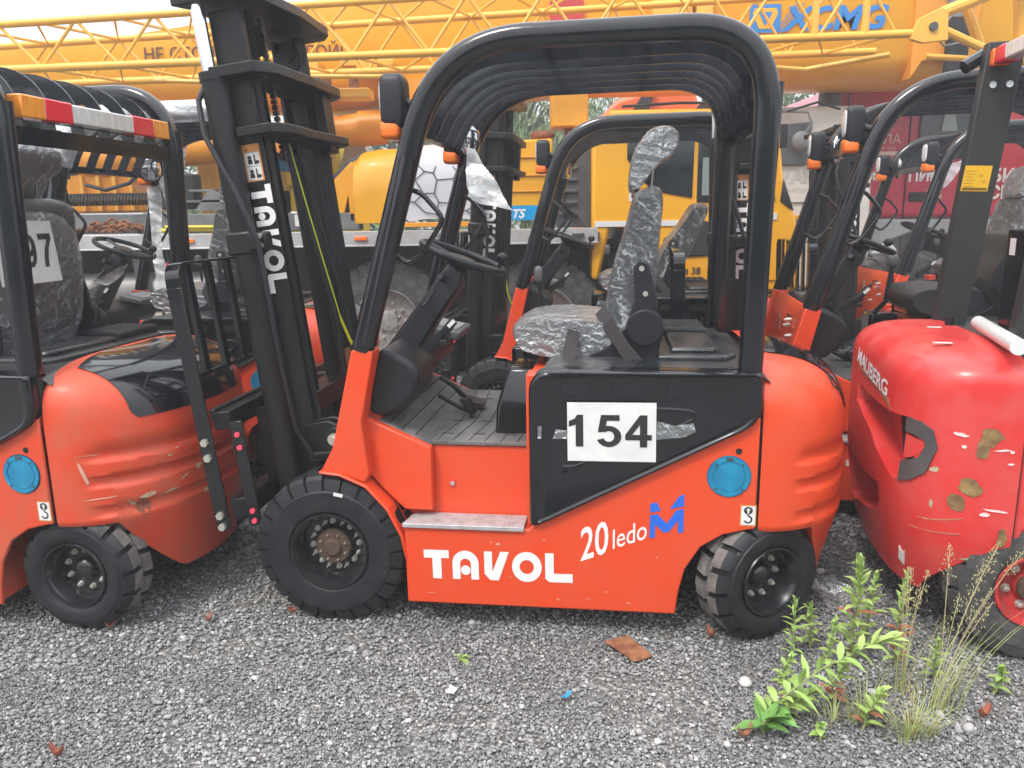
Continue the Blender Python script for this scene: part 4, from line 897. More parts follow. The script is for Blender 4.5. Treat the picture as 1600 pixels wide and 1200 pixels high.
    # posts: wide flat plates leaning forward, and roof
    for y in (-.36, .40):
        g = M(); g.prism([(.02, 1.02), (-.10, 1.02), (-.215, 2.14), (-.08, 2.14)], y - .03, y + .03); p = obj('post', g, mat('post_satin', (.022, .023, .023), .5) if 'post_satin' not in bpy.data.materials else bpy.data.materials['post_satin'], t, bevel=.004)
        if y < 0:
            g = M(); ax = Vector((-.112, 0, .994)); yy = y + .0305
            decal(g, [(-.055, 0), (.045, 0), (.045, .10), (-.055, .10)], (-.083, yy, 1.575), (-1, 0, -.04), (-.112, 0, .994), 0, .001)
            o_ = obj('inspection_label', g, mat('label_yellow', (.72, .42, .01), .5), p, smooth=0); g = M()
            for k in range(6): decal(g, [(-.048, .018 + k * .012), (-.01 - .01 * (k % 2), .018 + k * .012), (-.01, .0195 + k * .012), (-.048, .0195 + k * .012)], (-.083, yy, 1.575), (-1, 0, -.04), (-.112, 0, .994), 0, .002)
            decal(g, [(-.05, .004), (.04, .004), (.04, .014), (-.05, .014)], (-.083, yy, 1.575), (-1, 0, -.04), (-.112, 0, .994), 0, .002)
            text(g, '01', .016, (-.093, yy, 1.63), (-1, 0, -.04), (-.112, 0, .994), 0, ext=.002); text(g, '110', .016, (-.093, yy, 1.607), (-1, 0, -.04), (-.112, 0, .994), 0, ext=.002); obj('label_print', g, mat('label_ink', (.16, .08, .02), .6), o_, smooth=0)
            g = M()
            for x in (-.105, -.165): g.cyl((x, yy, 1.98), (x, yy + .01, 1.98), .013, 18)
            obj('post_bolt', g, CHR, p)
    g = M()
    for k in range(7): y = -.38 + .8 * k / 6; g.box(-1.5, -.20, y - .02, y + .02, 2.13, 2.155)
    g.tube([(-.02, -.40, 2.06), (-.12, -.42, 2.12), (-.4, -.43, 2.15), (-1.5, -.43, 2.16)], .028, 10); g.tube([(-.30, .47, 2.12), (-1.5, .47, 2.16)], .028, 10); obj('roof_frame', g, TUB, t)
    g = M(); g.box(-.15, -.09, -.20, .20, 2.05, 2.11); lb = obj('light_bar', g, WHL, t, bevel=.008)
    for nm, q, a, b in (('turn_signal', AMB, .29, .36), ('brake_light', REDL, .20, .29)):
        for s_ in (-1, 1): g = M(); g.box(-.153, -.087, min(a * s_, b * s_), max(a * s_, b * s_), 2.048, 2.112); obj(nm, g, q, lb, bevel=.008)
    g = M(); g.ball((-.60, 0, 1.34), .10, .24, .30, p=.7, n=14); g.ball((-.47, .0, 1.14), .2, .25, .06, p=.6, n=10); s = obj('seat', g, FAB, t); g = M(); g.ball((-.60, 0, 1.34), .115, .26, .32, p=.75, n=14); g.ball((-.62, 0, 1.66), .07, .16, .11, n=12); obj('plastic_wrap', g, FILM2, s)
    g = M(); g.box(-.11, -.095, .0, .36, 1.05, 1.43); bp = obj('seat_back_panel', g, BLK, t, bevel=.01); g = M(); decal(g, [(0, 0), (.05, 0), (.05, .06), (0, .06)], (-.094, .04, 1.34), (0, 1, 0), (0, 0, 1), 0, .002); obj('paper_label', g, PAP, bp, smooth=0)
    g = M(); g.tube([(-.03, .0, 1.085), (.056, .577, 1.085)], .026, 16); obj('plastic_roll', g, mat('white_roll', (.66, .66, .65), .4, coat=.3), t)
    g = M(); g.cyl((.02, -.15, 1.04), (.02, -.15, 1.09), .018, 12); obj('rubber_stop', g, PLS, t)
    RR = mat('rim_red', (.50, .03, .03), .5, col2=(.25, .04, .03), nscale=30)
    for y, f in ((.46, False), (-.46, True)):
        w = make_wheel(t, (-.10, y, .258), .258, .125, .17, 16, .06, .045, [(6, .075, .011, .016, .2), (6, .045, .007, .012, .2)], rimmat=RR, tmat=(mat('tyre_grey', (.035, .034, .034), .8, col2=(.09, .085, .08), nscale=12) if 'tyre_grey' not in bpy.data.materials else bpy.data.materials['tyre_grey'], RUBD), hubmat=HUB, rz=pi, flip=f, side=.02)
    return t
fF = red_truck()
#MARK_P4
# ================================================================== yellow truck crane behind
def panel(t, name, pts, y0, y1, m, bevel=.01, label=None): g = M(); g.prism(pts, y0, y1); return obj(name, g, m, t, bevel=bevel, seg=2, label=label)
cr = thing('truck_crane', 'long yellow truck crane with lattice jib and blue lettering on its boom', 'truck crane', (0, 0, 0))
g = M(); g.box(-6.5, .80, 7.12, 9.3, 1.28, 1.36); obj('deck', g, GRY, cr, bevel=.004)
g = M(); g.box(-6.5, .78, 7.08, 7.11, 1.272, 1.395); g.box(-6.5, .78, 7.075, 7.12, 1.26, 1.275); rl = obj('deck_rail', g, LGR, cr, bevel=.004)
for x in (-2.9, -1.37, .55): g = M(); g.box(x, x + .11, 7.06, 7.08, 1.315, 1.35); obj('side_marker', g, AMB if x < 0 else DGR, rl, bevel=.004)
g = M()
for k in range(9): x = -4.8 + k * .62; g.cyl((x, 7.08, 1.33), (x, 7.07, 1.33), .006, 8)
obj('rail_bolt', g, NUT, rl)
g = M(); g.box(-6.5, 2.6, 7.75, 8.7, .55, 1.25); obj('chassis_frame', g, DRK, cr)
for x in (-6.2, -4.9, -1.15, .30, 3.6):
    g = rim_mesh(.30, .30, .10, .09, 0, 0); w = obj('wheel', g, RIMS, cr); w.location = (x, 7.40, .565)
    obj('tyre', tyre_mesh(.565, .30, .30, 34, depth=.02, side=.03), (TWR, TWR), w, smooth=28)
    obj('wheel_nuts', nuts_mesh([(10, .165, .016, .045, 0), (10, .11, .010, .03, .5)], -.15 + .102), NUT, w)
    g = M()
    for k in range(10): a = 2 * pi * (k + .5) / 10; g.lathe([(.026, 0), (.026, .002), (0, .002)], (.225 * cos(a), -.045, .225 * sin(a)), (0, -1, 0), 14)
    obj('rim_hole', g, LIN, w, smooth=0)
g = M(); g.tube([(-.10, 7.3, .85), (-.25, 7.28, 1.05), (.0, 7.3, 1.2), (.3, 7.3, 1.22)], .03, 8); split('mud_guard', g, DRK, cr)
g = M(); g.cyl((-4.9, 7.35, .88), (-2.75, 7.35, .88), .17, 32); tk = obj('air_tank', g, mat('tank_grey', (.22, .21, .20), .5, .3), cr); g = M()
for x in (-4.2, -3.35): g.tube([(x, 7.16, 1.28), (x + .02, 7.15, 1.0), (x + .08, 7.15, .8), (x + .1, 7.2, .72)], 1, 8, sec=lambda q: (.05 * cos(q), .012 * sin(q)), up=(1, 0, 0))
split('tank_strap', g, DGR, tk)
g = M(); g.box(-4.9, -2.5, 7.15, 7.35, .64, .69); g.box(-6.4, -2.5, 7.2, 7.5, .5, .62); split('side_guard', g, mat('cream_steel', (.45, .40, .32), .6), cr)
g = M(); g.tube([(-3.1, 7.2, 1.27), (-3.07, 7.18, 1.1), (-3.1, 7.19, .98), (-3.08, 7.2, .85)], .012, 6); obj('air_line', g, DGR, cr)
g = M(); g.ball((-3.09, 7.18, 1.12), .02, .02, .03, n=8); obj('red_coupling', g, mat('coupling_red', (.6, .03, .05), .5), cr)
# deck equipment on the left
panel(cr, 'deck_beam', [(-6.5, 1.40), (-1.40, 1.40), (-1.40, 1.56), (-6.5, 1.60)], 7.5, 7.7, GRY)
g = M()
for k in range(40): g.tube([(-4.4 + k * .03, 7.46, 1.66), (-4.4 + k * .03, 7.44, 1.70), (-4.4 + k * .03, 7.46, 1.745), (-4.4 + k * .03, 7.55, 1.76)], .0135, 8)
obj('rope_drum', g, BLM, cr)
panel(cr, 'bracket_plate', [(-2.02, 1.42), (-1.98, 1.60), (-1.50, 2.03), (-1.36, 2.09), (-1.30, 1.95), (-1.45, 1.45)], 7.58, 7.64, DGR)
g = M(); g.prism([(-1.68, 1.80), (-1.45, 2.02), (-1.42, 1.98), (-1.55, 1.52), (-1.62, 1.50)], 7.52, 7.56); g.prism([(-1.50, 1.95), (-1.41, 2.03), (-1.36, 1.50), (-1.48, 1.48)], 7.50, 7.54); sp = obj('link_plate', g, YEL, cr, bevel=.005)
g = M(); g.cyl((-1.63, 7.52, 1.78), (-1.63, 7.49, 1.78), .022, 14); g.cyl((-1.43, 7.50, 1.52), (-1.43, 7.47, 1.52), .02, 14); g.cyl((-1.85, 7.58, 1.60), (-1.85, 7.55, 1.60), .05, 18); split('pin', g, RUST, sp)
g = M(); g.box(-1.95, -1.72, 7.3, 7.45, 1.44, 1.56); g.box(-1.98, -1.69, 7.29, 7.46, 1.555, 1.575); obj('white_canister', g, WTR, cr, bevel=.02, seg=3)
g = M(); g.tube([(-3.3, 7.4, 1.42), (-2.95, 7.38, 1.43), (-2.3, 7.4, 1.425)], .02, 8); g.tube([(-3.15, 7.35, 1.455), (-2.6, 7.36, 1.45)], .016, 8); split('yellow_pipe', g, mat('pipe_yellow', (.62, .50, .04), .5), cr)
g = M()
for k in range(60): x = random.uniform(-3.95, -3.35); z = 1.42 + random.random() * .12 * (1 - abs(x + 3.65) / .35); y = random.uniform(7.2, 7.5); g.tube([(x, y, z), (x + .05, y + random.uniform(-.04, .04), z + .02), (x + .09, y, z - .01)], .013, 6)
obj('rusty_chain', g, RUST, cr)
g = M(); g.prism([(-3.0, 1.60), (-2.85, 1.80), (-2.5, 1.66), (-2.5, 1.60)], 7.7, 7.75); g.box(-3.1, -2.55, 7.7, 7.9, 1.68, 1.70); g.box(-3.05, -2.8, 7.72, 7.9, 1.78, 1.80); split('steel_offcuts', g, GRY, cr)
g = M(); g.box(-3.42, -3.02, 7.8, 8.0, 1.62, 1.95); obj('tool_box', g, DRK, cr, bevel=.02); g = M(); g.box(-3.40, -3.22, 7.77, 7.80, 1.80, 2.12); obj('yellow_door', g, YEL, cr, bevel=.02)
g = M(); g.prism([(-4.6, 1.6), (-3.6, 1.6), (-3.75, 2.0), (-4.05, 2.05), (-4.6, 2.05)], 8.0, 8.5); g.ball((-4.0, 8.2, 2.1), .5, .3, .22, n=12); obj('winch_housing', g, YED, cr, bevel=.02)
g = M()
for k in range(4): g.box(-4.2 + k * .16, -4.17 + k * .16, 7.95, 8.0, 1.62, 1.95)
obj('housing_rib', g, YEP, cr)
g = M(); g.tube([(-3.95, 7.6, 1.85), (-3.75, 7.55, 1.80), (-3.55, 7.6, 1.86), (-3.45, 7.7, 2.0), (-3.4, 7.8, 2.1)], .018, 8); obj('black_hose', g, PLS, cr)
# engine cover: yellow end, white honeycomb panel, yellow body, blue band
def bulge(P, y, d, m, name, depth=.9):   # a panel rounded over its top
    g = M(); xs = [p[0] for p in P]; G = []; n = 10
    return None
g = M(); rows = []
prof = [(1.46, .0), (1.75, -.02), (1.95, .0), (2.05, .05), (2.11, .14), (2.14, .30), (2.15, 1.0), (1.46, 1.0)]
for x, dz, f in ((-1.42, -.10, .9), (-1.36, -.03, 1), (-1.2, .0, 1), (-1.0, .0, 1)): rows.append([(x - .06 * (z < 1.9) * (f > .95) * (x < -1.1), 7.40 + yy, z + dz * (z > 1.6)) for z, yy in prof])
rows[-1] = [(-1.03 - .0, 7.40 + yy, z) for z, yy in prof]
g.grid([r + [r[0]] for r in rows]); g.f.append(tuple(range(len(prof)))); g.m.append(0); obj('engine_cover_end', g, YEL, cr, bevel=.02, seg=3)
g = M(); g.grid([[(x, 7.395 + yy, z + dz) for z, yy in prof[:-1]] for x, dz in ((-1.03, -.01), (-.8, .03), (-.55, .04), (-.28, .02))]); ec = obj('engine_cover', g, PANW, cr)
g = M(); rnd = random.Random(3)                                     # honeycomb lines
a_ = .105; pts = {}
for i in range(-2, 9):
    for j in range(-2, 9):
        cx = -1.05 + i * a_ * 1.5; cz = 1.46 + (j + (i % 2) * .5) * a_ * sqrt(3)
        hx = []
        for k in range(6):
            px_, pz_ = cx + a_ * cos(pi / 3 * k), cz + a_ * sin(pi / 3 * k); key = (round(px_ / .03), round(pz_ / .03))
            r2 = random.Random(hash(key)); hx.append((px_ + r2.uniform(-.025, .025), pz_ + r2.uniform(-.025, .025)))
        for k in range(3):
            A, B = hx[k], hx[k + 1]
            if all(-1.03 < q[0] < -.29 and 1.46 < q[1] < 2.13 for q in (A, B)):
                d = Vector((B[0] - A[0], 0, B[1] - A[1])); nn = Vector((-d.z, 0, d.x)).normalized() * .0055
                yA = 7.395 + np.interp(A[1], [1.46, 1.75, 1.95, 2.05, 2.11], [0, -.02, 0, .05, .14]) - .014; yB = 7.395 + np.interp(B[1], [1.46, 1.75, 1.95, 2.05, 2.11], [0, -.02, 0, .05, .14]) - .014
                a3 = Vector((A[0], yA, A[1])); b3 = Vector((B[0], yB, B[1])); g.add([a3 - nn, b3 - nn, b3 + nn, a3 + nn], [(0, 1, 2, 3)])
obj('honeycomb_pattern', g, HEXL, ec, smooth=0)
panel(cr, 'side_panel', [(-.29, 1.46), (-.16, 1.46), (-.16, 1.50), (.40, 1.50), (.40, 2.19), (-.10, 2.17), (-.29, 2.13), (-.22, 1.9)], 7.42, 8.3, YEL, .02)
g = M(); g.box(-.98, -.30, 7.37, 7.42, 1.42, 1.462); g.prism([(-.30, 1.42), (-.24, 1.42), (-.12, 1.9), (-.17, 1.9)], 7.37, 7.40)
for z in (2.02, 1.86, 1.72): g.box(-.1, .38, 7.40, 7.42, z, z + .012)
obj('panel_moulding', g, YED, cr, bevel=.005)
g = M(); g.box(-.22, .75, 7.38, 7.415, 1.47, 1.60); bn = obj('blue_band', g, [BAN], cr); g = M(); text(g, '-TS', .11, (-.02, 7.377, 1.49), m=0, bold=.03, shear=.3); obj('band_lettering', g, WHT, bn, smooth=0)
g = M(); g.prism([(-.26, 1.47), (-.10, 1.47), (-.05, 1.60), (-.20, 1.60)], 7.37, 7.40); obj('band_end', g, INK, bn)
g = M(); g.box(.43, .74, 7.30, 7.42, 1.40, 2.13)
for k in range(6): g.box(.46, .62, 7.27, 7.31, 1.50 + k * .10, 1.535 + k * .10)
obj('exhaust_panel', g, DGR, cr, bevel=.012); g = M(); g.tube([(.48, 7.27, 1.75), (.48, 7.25, 1.6), (.56, 7.25, 1.52), (.62, 7.26, 1.5)], .02, 8); obj('grab_handle', g, PLS, cr)
# cab
cabo = [(.74, .93), (.735, 2.13), (.80, 2.24), (.86, 2.30), (2.36, 2.30), (2.45, 1.62), (2.54, 1.50), (2.62, 1.2), (2.60, .80), (1.55, .80), (1.30, .82), (1.04, 1.38), (.90, 1.40), (.80, .93)]
panel(cr, 'cab', cabo, 7.16, 9.0, YEL, .03, None)
g = M(); g.box(.88, 2.38, 7.20, 8.9, 2.305, 2.40); obj('cab_roof', g, YEL, cr, bevel=.035, seg=3)
g = M(); g.tube([(1.0, 7.25, 2.43), (1.5, 7.22, 2.45), (2.4, 7.25, 2.44)], .012, 6); g.prism([(1.72, 2.42), (1.80, 2.52), (1.92, 2.53), (1.84, 2.42)], 7.5, 7.7); obj('roof_rail', g, DRK, cr)
g = M(); g.prism([(1.04, 2.19), (1.63, 2.18), (1.62, 1.64), (1.30, 1.70), (1.16, 1.80), (1.04, 1.98)], 7.145, 7.17); obj('cab_window', g, GLS, cr, bevel=.01)
g = M(); g.prism([(1.66, 2.17), (2.28, 2.15), (2.36, 1.60), (1.66, 1.60)], 7.145, 7.17); obj('cab_window', g, GLS, cr, bevel=.01)
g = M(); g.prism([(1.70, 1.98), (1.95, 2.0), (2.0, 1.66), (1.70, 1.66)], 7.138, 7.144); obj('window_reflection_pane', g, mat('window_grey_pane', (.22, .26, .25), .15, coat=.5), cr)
g = M(); g.box(1.10, 1.19, 7.135, 7.144, 1.82, 2.08); obj('inner_window_pane', g, mat('window_green_pane', (.12, .16, .10), .2), cr)
g = M(); g.box(.76, 1.66, 7.15, 7.162, 1.40, 1.45); g.box(2.2, 2.38, 7.15, 7.162, 1.44, 1.50); split('cab_stripe', g, PAP, cr)
g = M(); g.prism([(1.52, 1.12), (1.52, 1.40), (1.58, 1.44), (1.76, 1.44), (1.88, 1.34), (1.90, 1.14)], 7.14, 7.17); g.prism([(2.40, 1.60), (2.53, 1.51), (2.42, 1.80)], 7.14, 7.17); split('door_handle_recess', g, DRK, cr, bevel=.02)
g = M(); g.prism([(.90, .72), (1.02, 1.12), (1.18, 1.12), (1.42, .72)], 7.08, 7.4); g.box(-.6, 1.1, 7.5, 7.7, .7, 1.2); split('wheel_arch', g, DRK, cr, bevel=.02)
g = M(); decal(g, [(0, 0), (.16, 0), (.16, .09), (0, .09)], (1.06, 7.158, 1.62), (1, 0, 0), (0, 0, 1), 0, .002); s = obj('no_smoking_sticker', g, PAP, cr, smooth=0); g = M()
decal(g, arc(.05, .045, .032, .032, 0, 360, 20) + arc(.05, .045, .024, .024, 360, 0, 20), (1.06, 7.158, 1.62), (1, 0, 0), (0, 0, 1), 0, .004); decal(g, [(.028, .065), (.034, .070), (.072, .026), (.066, .021)], (1.06, 7.158, 1.62), (1, 0, 0), (0, 0, 1), 0, .004); obj('sticker_print', g, mat('print_red', (.35, .08, .08), .5), s, smooth=0)
g = M(); text(g, 'Общая масса 38', .085, (1.05, 7.155, .97), bold=.02, ext=.003); g.box(.76, 2.5, 7.15, 7.157, .90, .905); obj('cab_lettering', g, INK, cr, smooth=0)
g = M(); g.cyl((2.32, 7.4, 2.40), (2.32, 7.4, 2.56), .05, 18); obj('beacon', g, AMB, cr)
g = M(); g.box(2.36, 2.42, 7.10, 7.13, 2.05, 2.25); g.tube([(2.4, 7.1, 2.35), (2.65, 7.08, 2.42), (2.85, 7.08, 2.36)], .012, 6); obj('cab_mirror', g, PLS, cr, bevel=.01)
# boom
g = M(); bs = [(.0, .12), (.10, .0), (.9, .0), (.98, .10)]
G = []
for x, zb_, h_ in ((-7.0, 2.50, .52), (-3.6, 2.575, .66), (-1.8, 2.56, .92), (-.6, 2.60, 1.15), (.66, 2.69, 1.35), (2.5, 2.70, 1.6), (5.2, 2.72, 1.9)):
    G.append([(x, y, z) for y, z in ((8.0, zb_ + .24), (8.0, zb_ + h_), (8.9, zb_ + h_), (8.9, zb_ + .24), (8.80, zb_ + .08), (8.60, zb_), (8.30, zb_), (8.10, zb_ + .08))])
g.grid(G, 0, True); g.f.append(tuple(range(8))); g.m.append(0); g.f.append(tuple(48 + i for i in range(8))); g.m.append(0)
bm_ = obj('boom', g, YEL, cr, smooth=40)
g = M(); g.prism([(-1.25, 2.66), (-1.05, 2.40), (-.80, 2.36), (-.30, 2.60), (.1, 2.70), (.1, 2.8), (-1.2, 2.8)], 7.94, 8.02); g.prism([(-1.25, 2.66), (-1.05, 2.40), (-.80, 2.36), (-.30, 2.60), (.1, 2.70)], 8.4, 8.48); obj('cylinder_bracket', g, YED, bm_)
g = M(); text(g, 'НЕ СТОЙ ПОД СТРЕЛОЙ!', .17, (-3.46, 7.99, 3.0), m=0, sx=.9, ext=.004, bold=.01); obj('boom_lettering', g, mat('lettering_brown', (.10, .03, .02), .6), bm_, smooth=0)
g = M(); g.cyl((.57, 7.96, 3.40), (.57, 7.99, 3.40), .17, 28); split('red_disc', g, mat('disc_red', (.45, .03, .03), .5), bm_)
g = M(); o = (2.30, 7.99, 3.17); r_ = (1, 0, .012); u_ = (0, 0, 1)
decal(g, [(0, 0), (.29, 0), (.29, .25), (0, .25)], o, r_, u_, 0, .004); decal(g, [(.045, .215), (.245, .215), (.265, .17), (.20, .035), (.15, .035), (.09, .035), (.025, .17)], o, r_, u_, 1, .008)
decal(g, [(.08, .18), (.21, .18), (.145, .055)], o, r_, u_, 0, .012)
text(g, 'XCMG', .29, (2.62, 7.99, 3.19), r_, u_, 0, bold=.035, ext=.004, shear=.25, sx=1.12)
for k in (0, .035, .07): decal(g, [(-.06 + k, -.01), (-.05 + k, -.01), (.14 + k, .25), (.13 + k, .25)], (2.60, 7.99, 3.18), r_, u_, 0, .006)
obj('boom_logo', g, [mat('logo_blue', (.02, .20, .55), .4), YEL], bm_, smooth=0)
g = M()
for x, w_, h_ in ((-2.0, .25, .10), (-1.55, .5, .06), (-1.40, .2, .14), (1.35, .34, .35), (1.75, .15, .5)): g.box(x, x + w_, 7.75 + .02 * w_ + .03 * h_, 7.995, 2.95 - h_ if x < 0 else 3.25 - h_, 2.95 if x < 0 else 3.6)
g.box(-2.0, -1.3, 7.55, 7.75, 2.60, 2.66); g.box(-2.05, -1.75, 7.5, 7.8, 2.58, 2.68); g.box(-1.55, -1.25, 7.5, 7.8, 2.58, 2.66); g.box(1.6, 1.72, 7.8, 8.0, 2.8, 3.6)
split('boom_fitting', g, YEP, bm_, bevel=.01)
g = M()
for x in (-1.95, -1.65, -1.4): g.cyl((x, 7.6, 2.66), (x, 7.6, 2.76), .045, 14); g.cyl((x, 7.6, 2.76), (x, 7.6, 2.80), .02, 10)
obj('roller', g, RUST, bm_)
g = M(); g.cyl((-4.6, 8.1, 2.05), (-1.22, 8.1, 2.385), .155, 32); g.cyl((-1.45, 8.1, 2.365), (-1.2, 8.1, 2.388), .17, 32); lc = obj('lift_cylinder', g, YED, cr)
g = M(); g.cyl((-1.2, 8.1, 2.388), (-1.08, 8.1, 2.40), .12, 28); g.cyl((-1.15, 8.1, 2.39), (-.95, 8.1, 2.41), .16, 28); obj('cylinder_head', g, RUST, lc)
g = M(); g.box(.40, .74, 7.6, 7.95, 2.30, 2.70); obj('counter_box', g, YEL, cr, bevel=.02); g = M(); g.cyl((.57, 7.75, 2.22), (.57, 7.75, 2.32), .04, 12); g.ball((.32, 7.7, 2.24), .12, .1, .05, n=10); obj('box_foot', g, RUST, cr)
g = M(); g.box(4.15, 4.34, 7.88, 7.95, 2.75, 4.3); split('boom_post', g, DRK, cr)
g = M(); g.prism([(3.85, 2.74), (3.95, 2.9), (4.4, 2.9), (4.6, 4.3), (3.85, 4.3)], 7.96, 8.3); obj('boom_head', g, YED, cr)
g = M(); g.box(4.0, 4.2, 7.6, 7.7, 3.2, 3.4); g.tube([(4.0, 7.6, 3.2), (3.85, 7.58, 3.05), (3.95, 7.58, 2.95), (4.1, 7.58, 2.98)], .01, 6); obj('junction_box', g, GRY, cr, bevel=.01)
# lattice jib along the boom's side
def zc(tb, x):    # chord heights, jib tapers to its tip at the left
    return (2.725 + .023 * (x + 3.5) if tb == 0 else 3.05 + .045 * (x + 4))
g = M(); X0, X1 = -6.2, 3.25; xs = [X0 + .0 + k * .62 for k in range(16)]
ch = [(6.7, 0), (6.7, 1), (7.4, 0), (7.4, 1)]
for y, tb in ch: g.tube([(x, y, zc(tb, x)) for x in (X0, -3, 0, X1)], .032 if tb == 0 else .03, 12)
jb = obj('lattice_jib', g, YEP, cr)
g = M()
for y in (6.7, 7.4):
    for k, x in enumerate(xs[:-1]):
        xm = x + .31; g.tube([(x, y, zc(0, x)), (xm, y, zc(1, xm))], .0135, 8); g.tube([(xm, y, zc(1, xm)), (x + .62, y, zc(0, x + .62))], .0135, 8)
for tb in (0, 1):
    for k, x in enumerate(xs[:-1]): g.tube([(x, 6.7, zc(tb, x)), (x + .31, 7.4, zc(tb, x + .31)), (x + .62, 6.7, zc(tb, x + .62))], .0125, 8)
for x in (2.45, 2.85): g.tube([(x, 6.7, zc(0, x)), (x, 6.7, zc(1, x))], .03, 10)
obj('jib_bracing', g, YEP, jb)
g = M(); g.prism([(3.20, 2.83), (3.25, 2.98), (3.42, 3.06), (3.48, 3.05), (3.50, 2.82), (3.3, 2.80)], 6.66, 6.70); nd = obj('jib_joint_plate', g, YEP, jb, bevel=.005)
g = M(); g.cyl((3.37, 6.64, 2.92), (3.37, 6.67, 2.92), .033, 18); obj('joint_pin', g, DGR, nd)
g = M(); g.tube([(3.48, 6.7, 2.90), (3.95, 6.75, 2.72), (4.6, 6.8, 2.62)], .035, 10); g.tube([(3.45, 6.7, 3.03), (4.2, 6.75, 3.30)], .045, 10); g.tube([(3.2, 7.0, 2.78), (2.6, 7.3, 2.72), (1.6, 7.0, 2.74)], .022, 8); g.tube([(3.5, 7.0, 2.76), (4.1, 7.0, 2.72)], .025, 8)
g.tube([(3.7, 6.85, 3.15), (3.9, 6.9, 2.8)], .04, 8); g.tube([(4.1, 6.85, 3.6), (4.25, 6.9, 2.75)], .06, 10); g.tube([(-3, 7.1, 2.68), (-2.5, 7.1, 2.66), (-2, 7.1, 2.70), (-.9, 7.1, 2.68)], .02, 8); split('jib_foot', g, YEP, jb)
# ================================================================== older yellow machine behind, at left
om = thing('old_crane', 'faded yellow machine body standing behind the crane, left of the hexagon pattern', 'construction machine', (0, 0, 0))
g = M(); g.box(-3.45, -2.40, 9.0, 10.2, 1.2, 2.25); obj('body', g, YOL, om, bevel=.03); g = M(); g.prism([(-2.44, 1.85), (-2.44, 2.34), (-1.90, 2.36), (-1.86, 1.9)], 8.9, 9.8); g.box(-2.6, -1.7, 9.0, 9.8, 1.0, 1.85); obj('faded_hood', g, mat('bright_old_yellow', (.74, .56, .03), .6), om, bevel=.03)
g = M(); g.prism([(-1.90, 1.9), (-1.78, 2.34), (-1.62, 2.40), (-1.45, 1.9)], 9.0, 9.3); obj('pale_hopper', g, mat('pale_grey', (.5, .48, .42), .7), om)
# ================================================================== orange excavator arm behind the crane's cab
ex = thing('excavator', 'orange excavator top showing above the roof of the yellow cab', 'excavator', (0, 0, 0))
g = M(); g.prism([(1.2, 2.75), (1.45, 3.0), (1.9, 3.12), (2.5, 3.10), (2.6, 2.75)], 11, 12.4); g.box(1.0, 2.8, 11, 12.6, 1.2, 2.75); obj('body', g, mat('excavator_orange', (.75, .14, .04), .45), ex, bevel=.06, seg=3)
g = M(); g.prism([(1.66, 2.86), (1.80, 3.08), (1.95, 3.10), (1.86, 2.86)], 10.9, 11.0); obj('arm_hinge', g, DRK, ex)
# ================================================================== white truck
wt = thing('white_truck', 'white truck cab between the yellow cab and the red truck', 'truck', (0, 0, 0))
g = M(); g.prism([(2.4, .7), (2.4, 2.55), (3.5, 2.56), (3.75, 2.3), (3.8, .7)], 8.4, 10.4); wb = obj('cab', g, WTR, wt, bevel=.05, seg=3)
g = M(); g.prism([(2.72, 1.98), (2.86, 2.38), (3.10, 2.40), (3.06, 1.97)], 8.36, 8.41); obj('side_window', g, mat('grey_window', (.10, .11, .12), .3), wt, bevel=.01)
g = M(); g.ball((2.95, 8.25, 2.20), .10, .05, .10, n=14); g.tube([(2.7, 8.3, 2.5), (3.0, 8.25, 2.48), (3.04, 8.24, 2.36), (2.98, 8.25, 2.28)], .014, 8); obj('mirror', g, GRY, wt)
g = M(); text(g, 'IVAR', .20, (2.74, 8.395, 1.80), (1, 0, 0), (0, 0, 1), 0, bold=.03); text(g, 'PRODUCT OF', .055, (2.76, 8.395, 1.72), (1, 0, -.05)); obj('lettering', g, mat('faint_print', (.5, .5, .49), .5), wt, smooth=0)
g = M(); g.box(2.6, 3.5, 8.38, 8.40, 1.60, 1.605); g.box(2.6, 3.5, 8.36, 8.41, 1.43, 1.47, 1); obj('panel_seam', g, [GRY, YEL], wt, smooth=0)
for x in (3.4,): g = M(); g.lathe([(.3, 0), (.5, 0), (.52, .05), (.52, .25), (.3, .25)], (x, 8.5, .52), (0, 1, 0), 40, close=True); obj('wheel', g, TWR, wt)
# ================================================================== red truck
rt_ = thing('red_truck', 'dark red truck cab with grey skirt and white lettering at the right', 'truck', (0, 0, 0))
g = M(); g.prism([(3.38, 1.42), (3.40, 2.62), (3.62, 2.86), (6.4, 2.86), (6.6, 1.42)], 9.0, 11.2); obj('cab', g, RTR, rt_, bevel=.06, seg=3)
g = M(); g.prism([(3.42, .98), (3.42, 1.42), (6.6, 1.38), (6.6, .95), (5.35, .95), (5.15, 1.18), (4.8, 1.26), (4.5, 1.26), (4.2, 1.15), (4.0, .98)], 8.97, 11.0); obj('skirt', g, mat('skirt_grey', (.30, .31, .32), .45), rt_, bevel=.02)
g = M(); g.cyl((3.40, 8.75, 1.0), (3.40, 8.75, 2.9), .11, 22); obj('exhaust_stack', g, DGR, rt_)
g = M(); g.box(3.2, 3.8, 8.7, 9.0, 2.86, 2.92); g.box(4.0, 6, 9.2, 10.8, 2.86, 2.9); obj('roof_trim', g, DRK, rt_)
g = M(); g.box(3.98, 5.3, 8.985, 8.997, 1.36, 1.37); g.box(4.395, 4.405, 8.985, 8.997, 1.0, 2.84); g.box(5.33, 5.34, 8.985, 8.997, 1.4, 2.84); g.box(3.7, 3.71, 8.985, 8.997, 1.42, 2.84); obj('door_seam', g, DRK, rt_, smooth=0)
